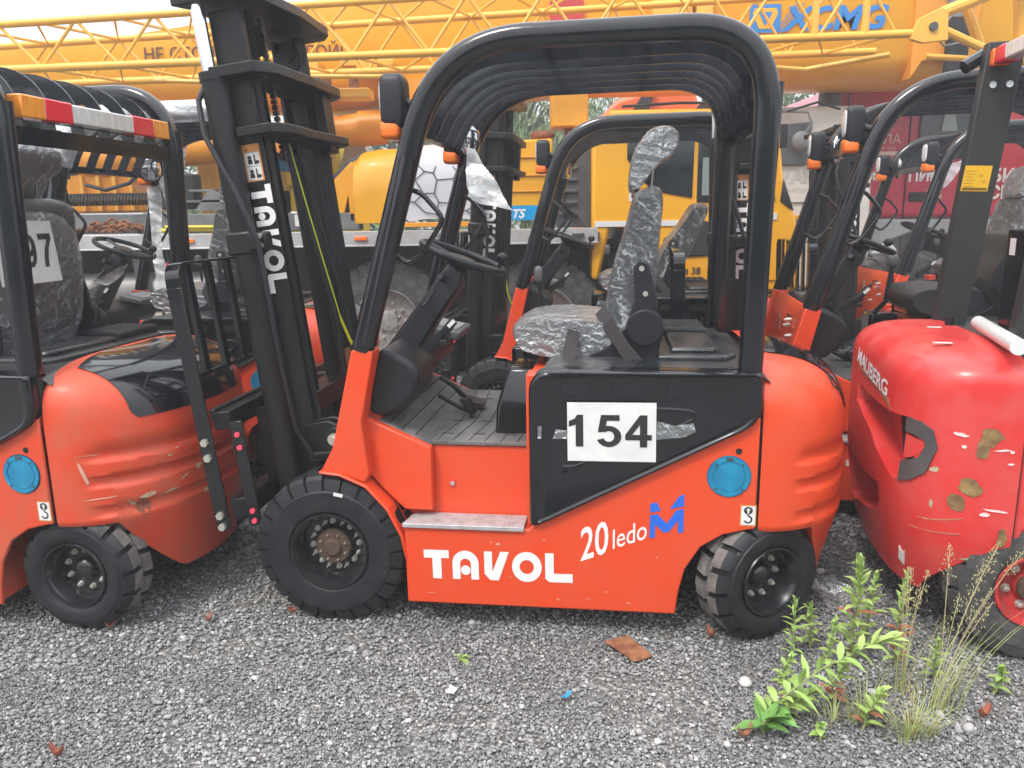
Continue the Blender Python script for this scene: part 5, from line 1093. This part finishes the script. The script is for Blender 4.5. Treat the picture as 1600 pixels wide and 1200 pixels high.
g = M(); g.prism([(4.50, 2.05), (4.50, 2.58), (5.25, 2.58), (5.25, 2.05)], 8.97, 8.99); obj('door_window', g, GLS, rt_, bevel=.01); g = M(); g.prism([(4.72, 2.34), (4.75, 2.52), (4.86, 2.52), (4.90, 2.34)], 8.95, 8.97); obj('glass_pane', g, mat('pale_pane', (.3, .38, .38), .2), rt_)
g = M(); g.box(4.45, 4.72, 8.965, 8.99, 1.60, 1.70); obj('door_handle', g, DRK, rt_, bevel=.01)
g = M(); text(g, 'СТРЕЛА', .14, (3.72, 8.99, 2.22), m=0, bold=.0, sx=1.05); text(g, 'НАДЁЖНАЯ ЛОГИСТИКА', .042, (3.74, 8.99, 2.16)); decal(g, [(0, 0), (.25, .01), (.22, .05), (.02, .05)], (4.05, 8.99, 2.09), (1, 0, 0), (0, 0, 1)); decal(g, [(.0, 0), (.10, .12), (.2, .15), (.04, .16), (.22, .22), (.16, .28), (.33, .26), (.20, .18), (.30, .20), (.14, .03)], (4.02, 8.99, 2.36), (1, 0, 0), (0, 0, 1))
obj('company_logo', g, mat('logo_cream', (.66, .5, .42), .5), rt_, smooth=0)
g = M(); text(g, '924-', .16, (3.90, 8.99, 1.99), bold=.03, sx=.8); text(g, 'al-stroy', .16, (3.86, 8.99, 1.84), bold=.03, sx=.75); text(g, 'ПИР', .19, (4.42, 8.99, 1.82), bold=.03, sx=.85)
text(g, 'БИ', .19, (5.60, 8.985, 1.80), bold=.035, align='RIGHT'); text(g, 'СИ', .19, (5.60, 8.985, 1.62), bold=.035, align='RIGHT')
obj('lettering', g, WHT, rt_, smooth=0)
for x in (4.65,): g = M(); g.lathe([(.3, 0), (.5, 0), (.53, .05), (.53, .28), (.3, .28)], (x, 9.05, .53), (0, 1, 0), 40, close=True); w = obj('wheel', g, TWR, rt_); obj('wheel_rim', rim_mesh(.3, .28, .1, .08, 0, 0).xf(Matrix.Translation((x, 9.19, .53))), RIMS, w)
g = M(); g.box(3.5, 6.6, 9.6, 10.6, .5, .95); obj('chassis_frame', g, DRK, rt_)
# yellow vehicle glimpsed behind the roof at right
yv = thing('yellow_loader', 'yellow machine glimpsed at the right edge behind the red truck roof', 'construction machine', (0, 0, 0))
g = M(); g.prism([(5.9, .5), (5.9, 2.3), (6.4, 2.5), (8, 2.5), (8, .5)], 8.0, 8.8); obj('body', g, YEL, yv, bevel=.05)
g = M(); g.box(6.2, 7.6, 7.98, 8.0, 1.7, 2.3); obj('window', g, GLS, yv, bevel=.01)

# ================================================================== trees
LEAF = mat('leaf_green', (.075, .13, .035), .6, col2=(.12, .19, .06), nscale=.6, thr=(.4, .6)); LEAFW = mat('leaf_willow', (.13, .20, .07), .6, col2=(.20, .28, .12), nscale=.8, thr=(.4, .6)); BRK = mat('bark', (.06, .045, .035), .9, bump=.4)
def tree(x, y, h, r, m, label, droop=0, n=5200, name='tree'):
    t = thing(name, label, 'tree', (x, y, 0), 0, 'trees behind the vehicles')
    g = M(); g.tube([(0, 0, 0), (.05, 0, h * .3), (-.05, .05, h * .6), (0, 0, h * .9)], [.16, .12, .07, .02], 10)
    rg = random.Random(int(x * 10 + 99)); cl = []
    for k in range(26):
        a = rg.uniform(0, 2 * pi); zz = h * rg.uniform(.22, .98); rr = r * sqrt(max(.05, 1 - ((zz / h - .55) / .5) ** 2)) * rg.uniform(.4, 1); p = Vector((rr * cos(a), rr * sin(a), zz)); cl.append(p)
        g.tube([(0, 0, zz * .75), p * .6 + Vector((0, 0, zz * .38)), p], [.04, .02, .008], 6)
    obj('trunk', g, BRK, t)
    N = n; C = np.array([cl[i] for i in rng.integers(0, len(cl), N)]); P = C + rng.normal(0, 1, (N, 3)) * r * .16
    if droop: P[:, 2] -= np.abs(rng.normal(0, 1, N)) * droop
    s = rng.uniform(.05, .10, N) * (1 if not droop else .8); D = rng.normal(0, 1, (N, 3)); D[:, 2] -= (3 if droop else .4); D /= np.linalg.norm(D, axis=1)[:, None]
    S = np.cross(D, rng.normal(0, 1, (N, 3))); S /= np.linalg.norm(S, axis=1)[:, None]; wd = .30 if droop else .5
    V = np.stack([P - D * s[:, None] * 1.3, P + S * s[:, None] * wd, P + D * s[:, None] * 1.3, P - S * s[:, None] * wd], 1).reshape(-1, 3)
    d = bpy.data.meshes.new('crown'); d.from_pydata(V.tolist(), [], np.arange(N * 4).reshape(-1, 4).tolist()); d.materials.append(m); o = bpy.data.objects.new('crown', d); COL.objects.link(o); o.parent = t
tree(-2.6, 18, 3.9, 2.1, LEAF, 'dark green tree seen low between the lift cylinder and the white hexagon cover')
tree(.3, 16, 5.4, 1.7, LEAFW, 'weeping willow showing through the roof arch left of the yellow box', .9, 9000)
tree(2.6, 17, 4.5, 1.9, LEAFW, 'pale willow showing right of the yellow box above the cab', .7, 8000)
tree(6.4, 19, 4.7, 1.7, LEAF, 'bushy tree above the white truck, left of the red one')
tree(-6.5, 19, 4.2, 2.3, LEAF, 'dark tree behind the mast at the left')
tree(-.7, 21, 4.5, 2.0, LEAF, 'small dark tree furthest back under the boom bracket')
tree(10.4, 19, 4.4, 2.0, LEAF, 'tree at the far right beyond the red truck')

# unseen leafy wall added behind the camera to darken reflections in the black paint
g = M(); G = []
for i in range(90):
    x = -22 + i * .5; G.append([(x, -9 - 1.2 * sin(t * pi) + .9 * noise.noise(Vector((x * .7, t * 6, 0))), 3.4 * (1 - abs(1 - 2 * t) ** 3) * (t < .99) * (t > .01) + .8 * noise.noise(Vector((x * .35, t * 4, 5)))) for t in [k / 16 for k in range(17)]])
g.grid(G); o = obj('hedge', g, mat('hedge_leaf', (.035, .055, .02), .8, col2=(.08, .11, .04), nscale=2.5, bump=1, bscale=6), smooth=0); tag(o, 'unseen leafy wall added behind the camera to darken reflections', 'hedge')
# ================================================================== ground
GS = mat('gravel_ground', (.06, .06, .062), .9)
n_ = GS.node_tree; b_ = n_.nodes['Principled BSDF']; tc = n_.nodes.new('ShaderNodeTexCoord'); vo = n_.nodes.new('ShaderNodeTexVoronoi'); vo.inputs['Scale'].default_value = 75
n_.links.new(tc.outputs['Object'], vo.inputs['Vector']); sp = n_.nodes.new('ShaderNodeSeparateColor'); n_.links.new(vo.outputs['Color'], sp.inputs[0])
cr_ = n_.nodes.new('ShaderNodeValToRGB'); e = cr_.color_ramp.elements; e[0].color = (.10, .096, .09, 1); e[1].color = (.45, .44, .42, 1); e[1].position = 1; q = cr_.color_ramp.elements.new(.7); q.color = (.20, .195, .185, 1)
n_.links.new(sp.outputs[0], cr_.inputs[0]); n_.links.new(cr_.outputs[0], b_.inputs['Base Color']); bp = n_.nodes.new('ShaderNodeBump'); bp.inputs['Strength'].default_value = 1; bp.inputs['Distance'].default_value = .012; bp.invert = True
n_.links.new(vo.outputs['Distance'], bp.inputs['Height']); n_.links.new(bp.outputs[0], b_.inputs['Normal'])
g = M(); g.box(-200, 200, -20, 400, -.5, -.004); gr = obj('ground', g, GS, smooth=0); tag(gr, 'grey crushed stone yard', None, None, 'structure')
SM = bpy.data.materials.new('stone_mix'); SM.use_nodes = True; n_ = SM.node_tree; b_ = n_.nodes['Principled BSDF']; b_.inputs['Roughness'].default_value = .8
at = n_.nodes.new('ShaderNodeAttribute'); at.attribute_name = 'tone'; cr_ = n_.nodes.new('ShaderNodeValToRGB'); e = cr_.color_ramp.elements
e[0].color = (.11, .11, .115, 1); e[1].color = (.68, .66, .63, 1); e[1].position = 1
for p_, c_ in ((.35, (.21, .21, .21)), (.65, (.34, .335, .33)), (.85, (.48, .47, .45)), (.95, (.57, .55, .53))): q = cr_.color_ramp.elements.new(p_); q.color = (*c_, 1)
ns = n_.nodes.new('ShaderNodeTexNoise'); ns.inputs['Scale'].default_value = 240; ns.inputs['Detail'].default_value = 3; tc = n_.nodes.new('ShaderNodeTexCoord'); n_.links.new(tc.outputs['Object'], ns.inputs[0])
mr = n_.nodes.new('ShaderNodeMapRange'); mr.inputs[3].default_value = .6; mr.inputs[4].default_value = 1.4; n_.links.new(ns.outputs[0], mr.inputs[0]); mm_ = n_.nodes.new('ShaderNodeMix'); mm_.data_type = 'RGBA'; mm_.blend_type = 'MULTIPLY'; mm_.inputs[0].default_value = 1
n_.links.new(at.outputs['Fac'], cr_.inputs[0]); n_.links.new(cr_.outputs[0], mm_.inputs[6]); n_.links.new(mr.outputs[0], mm_.inputs[7]); n_.links.new(mm_.outputs[2], b_.inputs['Base Color'])
def ico():
    b = bmesh.new(); bmesh.ops.create_icosphere(b, subdivisions=1, radius=1); V = np.array([v.co[:] for v in b.verts]); F = np.array([[v.index for v in f.verts] for f in b.faces]); b.free(); return V, F
IV, IF = ico()
def stones(name, X, Y, Z, Sz, tone, m=None):
    N = len(X); k = len(IV); V = IV[None] * (1 + rng.uniform(-.32, .32, (N, k, 1))); sc = Sz[:, None] * rng.uniform(.6, 1.15, (N, 3)); sc[:, 2] *= .7; V = V * sc[:, None, :]
    a = rng.uniform(0, 2 * pi, N); tl = rng.normal(0, .35, N); ca, sa = np.cos(a)[:, None], np.sin(a)[:, None]; ct, st = np.cos(tl)[:, None], np.sin(tl)[:, None]
    x, y, z = V[..., 0], V[..., 1], V[..., 2]; y, z = y * ct - z * st, y * st + z * ct; x, y = x * ca - y * sa, x * sa + y * ca
    P = np.stack([x + X[:, None], y + Y[:, None], z + Z[:, None]], -1).reshape(-1, 3); F = (IF[None] + (np.arange(N) * k)[:, None, None]).reshape(-1, 3)
    d = bpy.data.meshes.new(name); d.vertices.add(len(P)); d.vertices.foreach_set('co', P.astype('f4').ravel()); d.loops.add(F.size); d.loops.foreach_set('vertex_index', F.astype('i4').ravel())
    d.polygons.add(len(F)); d.polygons.foreach_set('loop_start', np.arange(0, F.size, 3, dtype='i4')); d.polygons.foreach_set('loop_total', np.full(len(F), 3, 'i4')); d.update(); d.validate()
    at_ = d.attributes.new('tone', 'FLOAT', 'POINT'); at_.data.foreach_set('value', np.repeat(tone, k).astype('f4')); d.materials.append(m or SM)
    o = bpy.data.objects.new(name, d); COL.objects.link(o); return o
def field(y0, y1, n, s0, s1):
    Y = rng.uniform(y0, y1, n); X = rng.uniform(-1, 1, n) * (Y * .78 + .45); S = rng.uniform(0, 1, n) ** 2 * (s1 - s0) + s0; return X, Y, S
F_ = [field(1.75, 2.5, 60000, .0028, .0080), field(2.5, 3.4, 36000, .0042, .0098), field(3.4, 5.2, 22000, .008, .016), field(5.2, 9, 14000, .014, .03)]
X = np.concatenate([f[0] for f in F_]); Y = np.concatenate([f[1] for f in F_]); S = np.concatenate([f[2] for f in F_]); Zs = S * .25 + rng.uniform(-.002, .004, len(X))
patch = np.array([noise.noise((float(a) * 1.7, float(b) * 1.7, 0)) for a, b in zip(X, Y)]); pb = np.array([noise.noise((float(a) * 4.1 + 7, float(b) * 4.1, 3)) for a, b in zip(X, Y)])
T = np.clip(rng.beta(1.6, 2.4, len(X)) * .9 + patch * .22 + pb * .12 + .04, 0, 1); S = S * (1 + .25 * pb) * np.where(rng.uniform(0, 1, len(X)) < .035, 1.75, 1)
keep = (pb * .6 + patch * .6 < .16) | (rng.uniform(0, 1, len(X)) < .42); X, Y, S, Zs, T = X[keep], Y[keep], S[keep], Zs[keep], T[keep]
st_ = stones('gravel', X, Y, Zs, S, T); tag(st_, 'loose grey crushed stone covering the yard', 'gravel', None, 'stuff')
# bigger loose stones, each a thing
BS = [(.745, 2.30, .035, .9), (.92, 2.29, .030, .75), (.90, 2.24, .022, .98), (1.13, 2.24, .028, .85), (1.28, 2.12, .03, .7), (1.33, 3.3, .05, .6), (1.30, 3.1, .035, .9), (1.22, 2.95, .03, .8), (1.02, 2.26, .014, .98), (.86, 2.15, .014, .95), (1.33, 2.06, .024, .7), (1.40, 3.45, .05, .7)]
LB = ['pale angular rock at the left foot of the weeds', 'pale rock under the leaning weed', 'flat white pebble between the weed and the grass', 'pale rounded rock beside the grass tuft', 'grey rock right of the grass tuft', 'large grey rock between the forklifts, furthest back', 'pale rock behind the rear tyre', 'small pale rock right of the rear tyre', 'small white pebble in the grass', 'white pebble in front of the weeds', 'grey stone near the lower right corner', 'broad grey rock under the red forklift']
for (x, y, s, tn), lb in zip(BS, LB): o = stones('rock', np.array([x]), np.array([y]), np.array([s * .3]), np.array([s]), np.array([tn])); tag(o, lb, 'rock', 'loose rocks on the gravel'); md = o.modifiers.new('s', 'SUBSURF'); md.levels = md.render_levels = 1
# debris
g = M(); g.prism([(-.078, .035), (-.03, -.02), (.012, -.078), (.045, -.065), (.080, -.042), (.05, .012), (.012, .075), (-.03, .058)], .008, .013, 'z'); o = obj('rusty_plate', g, RUST, bevel=.001); o.location = (.39, 2.505, .008); o.rotation_euler = (.07, .04, 0); tag(o, 'flat rusty metal scrap lying on the gravel below the skirt', 'metal scrap')
def scrap(name, x, y, w, h, col, label, cat, rz=0, curl=.3, group=None):
    g = M(); G = []
    for i in range(7):
        u = -1 + i / 3; G.append([(w / 2 * u, h / 2 * v * (1 - .55 * abs(u) ** 2 if 'leaf' in name else 1), .012 + curl * .03 * (u * u + .5 * v * v) + .004 * random.random()) for v in (-1, -.5, 0, .5, 1)])
    g.grid(G); o = obj(name, g, mat(name + '_' + cat.replace(' ', '_') + str(round(x * 100)), col, .7), smooth=60); o.location = (x, y, 0); o.rotation_euler.z = rz; return tag(o, label, cat, group)
scrap('paper_scrap', -.211, 2.264, .035, .03, (.75, .75, .74), 'crumpled white paper scrap on the gravel', 'paper', 1.0)
scrap('plastic_scrap', .157, 2.23, .045, .014, (.03, .25, .5), 'small blue plastic strip on the gravel', 'plastic', .9)
DL = [(-1.523, 2.71, 'orange dry leaf beside the left rear tyre'), (-1.315, 1.985, 'orange dry leaf at the lower left corner'), (-1.17, 2.75, 'dry leaf between the two left tyres'), (-.86, 2.80, 'reddish leaf behind the big front tyre'), (.70, 2.58, 'brown leaf left of the steered rear tyre'), (1.14, 2.42, 'reddish leaf between the weed stems'), (1.40, 2.10, 'orange leaf right of the grass tuft'), (.66, 2.02, 'red leaf at the base of the leaning weed'), (1.16, 2.06, 'orange leaf in front of the grass tuft'), ]
for x, y, l in DL: scrap('dry_leaf', x, y, random.uniform(.03, .055), random.uniform(.018, .03), random.choice([(.30, .09, .055), (.34, .14, .08), (.22, .09, .06)]), l, 'leaf', random.uniform(0, 3), 1, 'dry leaves on the gravel')
o = sheetfilm('plastic_bag', None, ((1.20, 2.78, .02), (1.34, 2.76, .015), (1.40, 2.90, .03), (1.20, 2.98, .09)), FILM2, jag=.06); tag(o, 'crumpled clear plastic sheet on the gravel behind the rear tyre', 'plastic sheet')
# ================================================================== weeds
WL = mat('weed_leaf', (.25, .40, .09), .55, col2=(.38, .50, .16), nscale=9, thr=(.35, .65)); WS = mat('weed_stem', (.22, .26, .10), .6); WD = mat('weed_dark_leaf', (.13, .27, .07), .45, col2=(.16, .34, .07), nscale=12); WR = mat('weed_red', (.36, .13, .07), .6); DG = mat('dry_grass', (.42, .33, .14), .7, col2=(.3, .16, .08), nscale=20); GG = mat('grass_blade', (.33, .40, .13), .6, col2=(.44, .45, .22), nscale=6)
def leaf(me, p, d, L, w, m=0, curl=.35):
    d = Vector(d).normalized(); s = d.cross(Vector((0, 0, 1))); s = s.normalized() if s.length > .01 else Vector((1, 0, 0)); u = s.cross(d); G = []
    for i in range(6):
        t = i / 5; c = Vector(p) + d * L * t - Vector((0, 0, 1)) * curl * L * t * t; ww = w * (sin(pi * min(1, t * .85 + .08)) ** .8) * (1 - t ** 4); G.append([c - s * ww + u * ww * .35, c, c + s * ww + u * ww * .35])
    me.grid(G, m)
def weed(x, y, pts, L, w, n, label, lm=0, red=0):
    t = thing('weed', label, 'weed', (x, y, 0), 0, 'leafy weeds in the gravel'); P = [Vector(p) for p in pts]; g = M(); g.tube(P, [.004 - .0025 * i / (len(P) - 1) for i in range(len(P))], 7); obj('stem', g, WS, t)
    g = M(); rg = random.Random(int(x * 100))
    for k in range(n):
        u = .12 + .88 * (k / (n - 1)) ** .85; f = u * (len(P) - 1); i = min(int(f), len(P) - 2); p = P[i].lerp(P[i + 1], f - i); ax = (P[i + 1] - P[i]).normalized(); a = k * 2.4 + rg.uniform(-.3, .3)
        o = ax.orthogonal().normalized(); q = o * cos(a) + ax.cross(o) * sin(a); tip = u ** 3; d = q * (1 - .55 * tip) + ax * (.45 + tip); leaf(g, p, d, L * rg.uniform(.7, 1.15) * (1 - .35 * tip), w * rg.uniform(.8, 1.2), 1 if rg.random() < red and u < .6 else 0, rg.uniform(.1, .5))
    obj('leaves', g, [WD if lm else WL, WR], t); return t
weed(.93, 2.42, [(0, 0, 0), (.01, 0, .12), (.0, -.01, .24)], .065, .0065, 26, 'slim weed in front of the steered rear tyre')
weed(1.13, 2.40, [(0, 0, 0), (.0, .01, .12), (.01, 0, .26), (-.0, 0, .38)], .085, .012, 40, 'tallest leafy weed right of the steered rear tyre', red=.1)
weed(1.27, 2.38, [(0, 0, 0), (.0, .01, .12), (.01, 0, .33)], .07, .011, 34, 'upright weed second from the right with leafy top', red=.25)
weed(1.04, 2.36, [(0, 0, 0), (.0, .01, .08), (.01, 0, .19)], .055, .010, 20, 'short weed between the two tall ones')
weed(.70, 2.06, [(0, 0, .02), (.06, .02, .08), (.20, .05, .17), (.36, .07, .24), (.42, .08, .25)], .085, .012, 44, 'long weed leaning right over the gravel')
weed(.72, 2.04, [(0, 0, .01), (.0, .0, .05), (.04, .0, .07)], .10, .020, 13, 'broad dark leaved weed at the foot of the leaning one', lm=1, red=.25)
weed(.98, 2.18, [(0, 0, 0), (.0, .01, .06), (.03, 0, .15)], .06, .009, 26, 'reddish bushy weed in the middle of the clump', red=.45)
weed(.88, 2.02, [(0, 0, 0), (.0, .01, .03), (.0, 0, .05)], .035, .012, 10, 'tiny seedling at the bottom of the clump')
weed(1.50, 2.22, [(0, 0, 0), (.03, .01, .05), (.02, 0, .09)], .05, .013, 16, 'small round leaved weed at the right of the grass')
weed(-.20, 2.46, [(0, 0, 0), (.01, 0, .015), (.02, 0, .02)], .035, .008, 9, 'tiny flat weed in the open gravel', red=.0)
def tuft(x, y, n, h, spread, label, lean=(0, 0), m=GG, base=None, heads=0):
    t = thing('grass_tuft', label, 'grass', (x, y, 0), 0, 'grass tufts in the gravel'); g = M(); rg = random.Random(int(x * 1000)); S = M()
    for k in range(n):
        a = rg.uniform(0, 2 * pi); r0 = rg.uniform(0, .04); hh = h * rg.uniform(.45, 1); b = Vector((r0 * cos(a) * 2.0, r0 * sin(a), 0)); dx = Vector((cos(a) * spread + lean[0], sin(a) * spread * .7 + lean[1], 0)) * rg.uniform(.5, 1.2); s = Vector((-sin(a), cos(a), 0)) * rg.uniform(.0009, .0020)
        G = []
        for i in range(6): u = i / 5; c = b + dx * hh * u ** 1.8 + Vector((0, 0, hh * (u - .18 * u * u * u))); G.append([c - s * (1 - u * .8), c + s * (1 - u * .8)])
        g.grid(G, 1 if (hh < h * .62 and rg.random() < .6) else 0)
    obj('blades', g, [m, DG], t)
    for k in range(heads):
        a = rg.uniform(0, 2 * pi); hh = h * rg.uniform(1.0, 1.6); dx = Vector((lean[0] * rg.uniform(.3, 1.3) + rg.uniform(-.15, .15), lean[1] + rg.uniform(-.1, .1), 0)); P = [dx * hh * (i / 7) ** 1.7 + Vector((0, 0, hh * (i / 7) * (1 - .1 * (i / 7)))) for i in range(8)]
        S.tube(P, .0009, 5); ax = (P[-1] - P[-2]).normalized()
        for j in range(46):
            u = rg.random(); q = P[-1] - ax * .13 * u; o = Vector((rg.gauss(0, 1), rg.gauss(0, 1), rg.gauss(0, .6) + .6)).normalized() * (.006 + .035 * u * rg.random()); S.add([q, q + o, q + o + Vector((.0003, 0, .0003))], [(0, 1, 2)]); S.ball(q + o, .0015, .0015, .0035, n=3)
    if heads: obj('seed_heads', S, mat('seed_head', (.42, .38, .20), .7) if 'seed_head' not in bpy.data.materials else bpy.data.materials['seed_head'], t, smooth=0)
tuft(1.14, 2.02, 120, .14, .7, 'dry brownish grass tuft at the bottom right', heads=2)
tuft(1.28, 2.14, 42, .36, .30, 'tall green grass leaning right with seed heads', (.45, .25), heads=8)
tuft(1.22, 2.24, 34, .32, .22, 'upright grass clump behind the dry tuft', (.15, .1), heads=5)
tuft(1.05, 2.12, 70, .16, .5, 'low wiry grass beside the leaning weed')
weed(1.02, 2.06, [(0, 0, 0), (.02, .01, .06), (.05, 0, .13)], .06, .010, 24, 'bushy weed left of the dry grass tuft', red=.3)
weed(.84, 2.16, [(0, 0, 0), (.0, .01, .05), (-.02, 0, .12)], .055, .010, 22, 'low bushy weed just under the leaning stem', red=.15)
weed(1.36, 2.30, [(0, 0, 0), (.0, .01, .06), (.0, 0, .14)], .055, .010, 18, 'small weed under the red forklift')
tuft(.95, 2.10, 50, .10, .8, 'thin wiry grass under the leaning weed')
weed(1.03, 2.50, [(0, 0, 0), (.0, .01, .08), (-.01, 0, .17)], .06, .009, 24, 'short weed touching the steered rear tyre')
weed(1.20, 2.46, [(0, 0, 0), (.01, .01, .14), (.02, 0, .30)], .075, .011, 24, 'leafy weed between the two tallest ones', red=.15)
weed(.86, 2.28, [(0, 0, 0), (.0, .01, .05), (.02, 0, .11)], .05, .009, 20, 'low weed left of the slim one')
weed(.78, 2.10, [(0, 0, .01), (.05, .02, .05), (.12, .03, .09)], .07, .011, 24, 'leafy side shoot beside the leaning weed')
# thin volume added to lift blacks and pale the distance, imitating lens veil
HZ = bpy.data.materials.new('veil_scatter'); HZ.use_nodes = True; n_ = HZ.node_tree; n_.nodes.clear(); o_ = n_.nodes.new('ShaderNodeOutputMaterial'); v_ = n_.nodes.new('ShaderNodeVolumePrincipled')
v_.inputs['Color'].default_value = (.95, .97, 1, 1); v_.inputs['Density'].default_value = .009; v_.inputs['Anisotropy'].default_value = .2; n_.links.new(v_.outputs[0], o_.inputs['Volume'])
g = M(); g.box(-24, 24, -11, 30, -1, 8); o = obj('veil_volume', g, HZ, smooth=0); tag(o, 'thin pale volume added over the yard to lift the blacks', None, None, 'stuff')
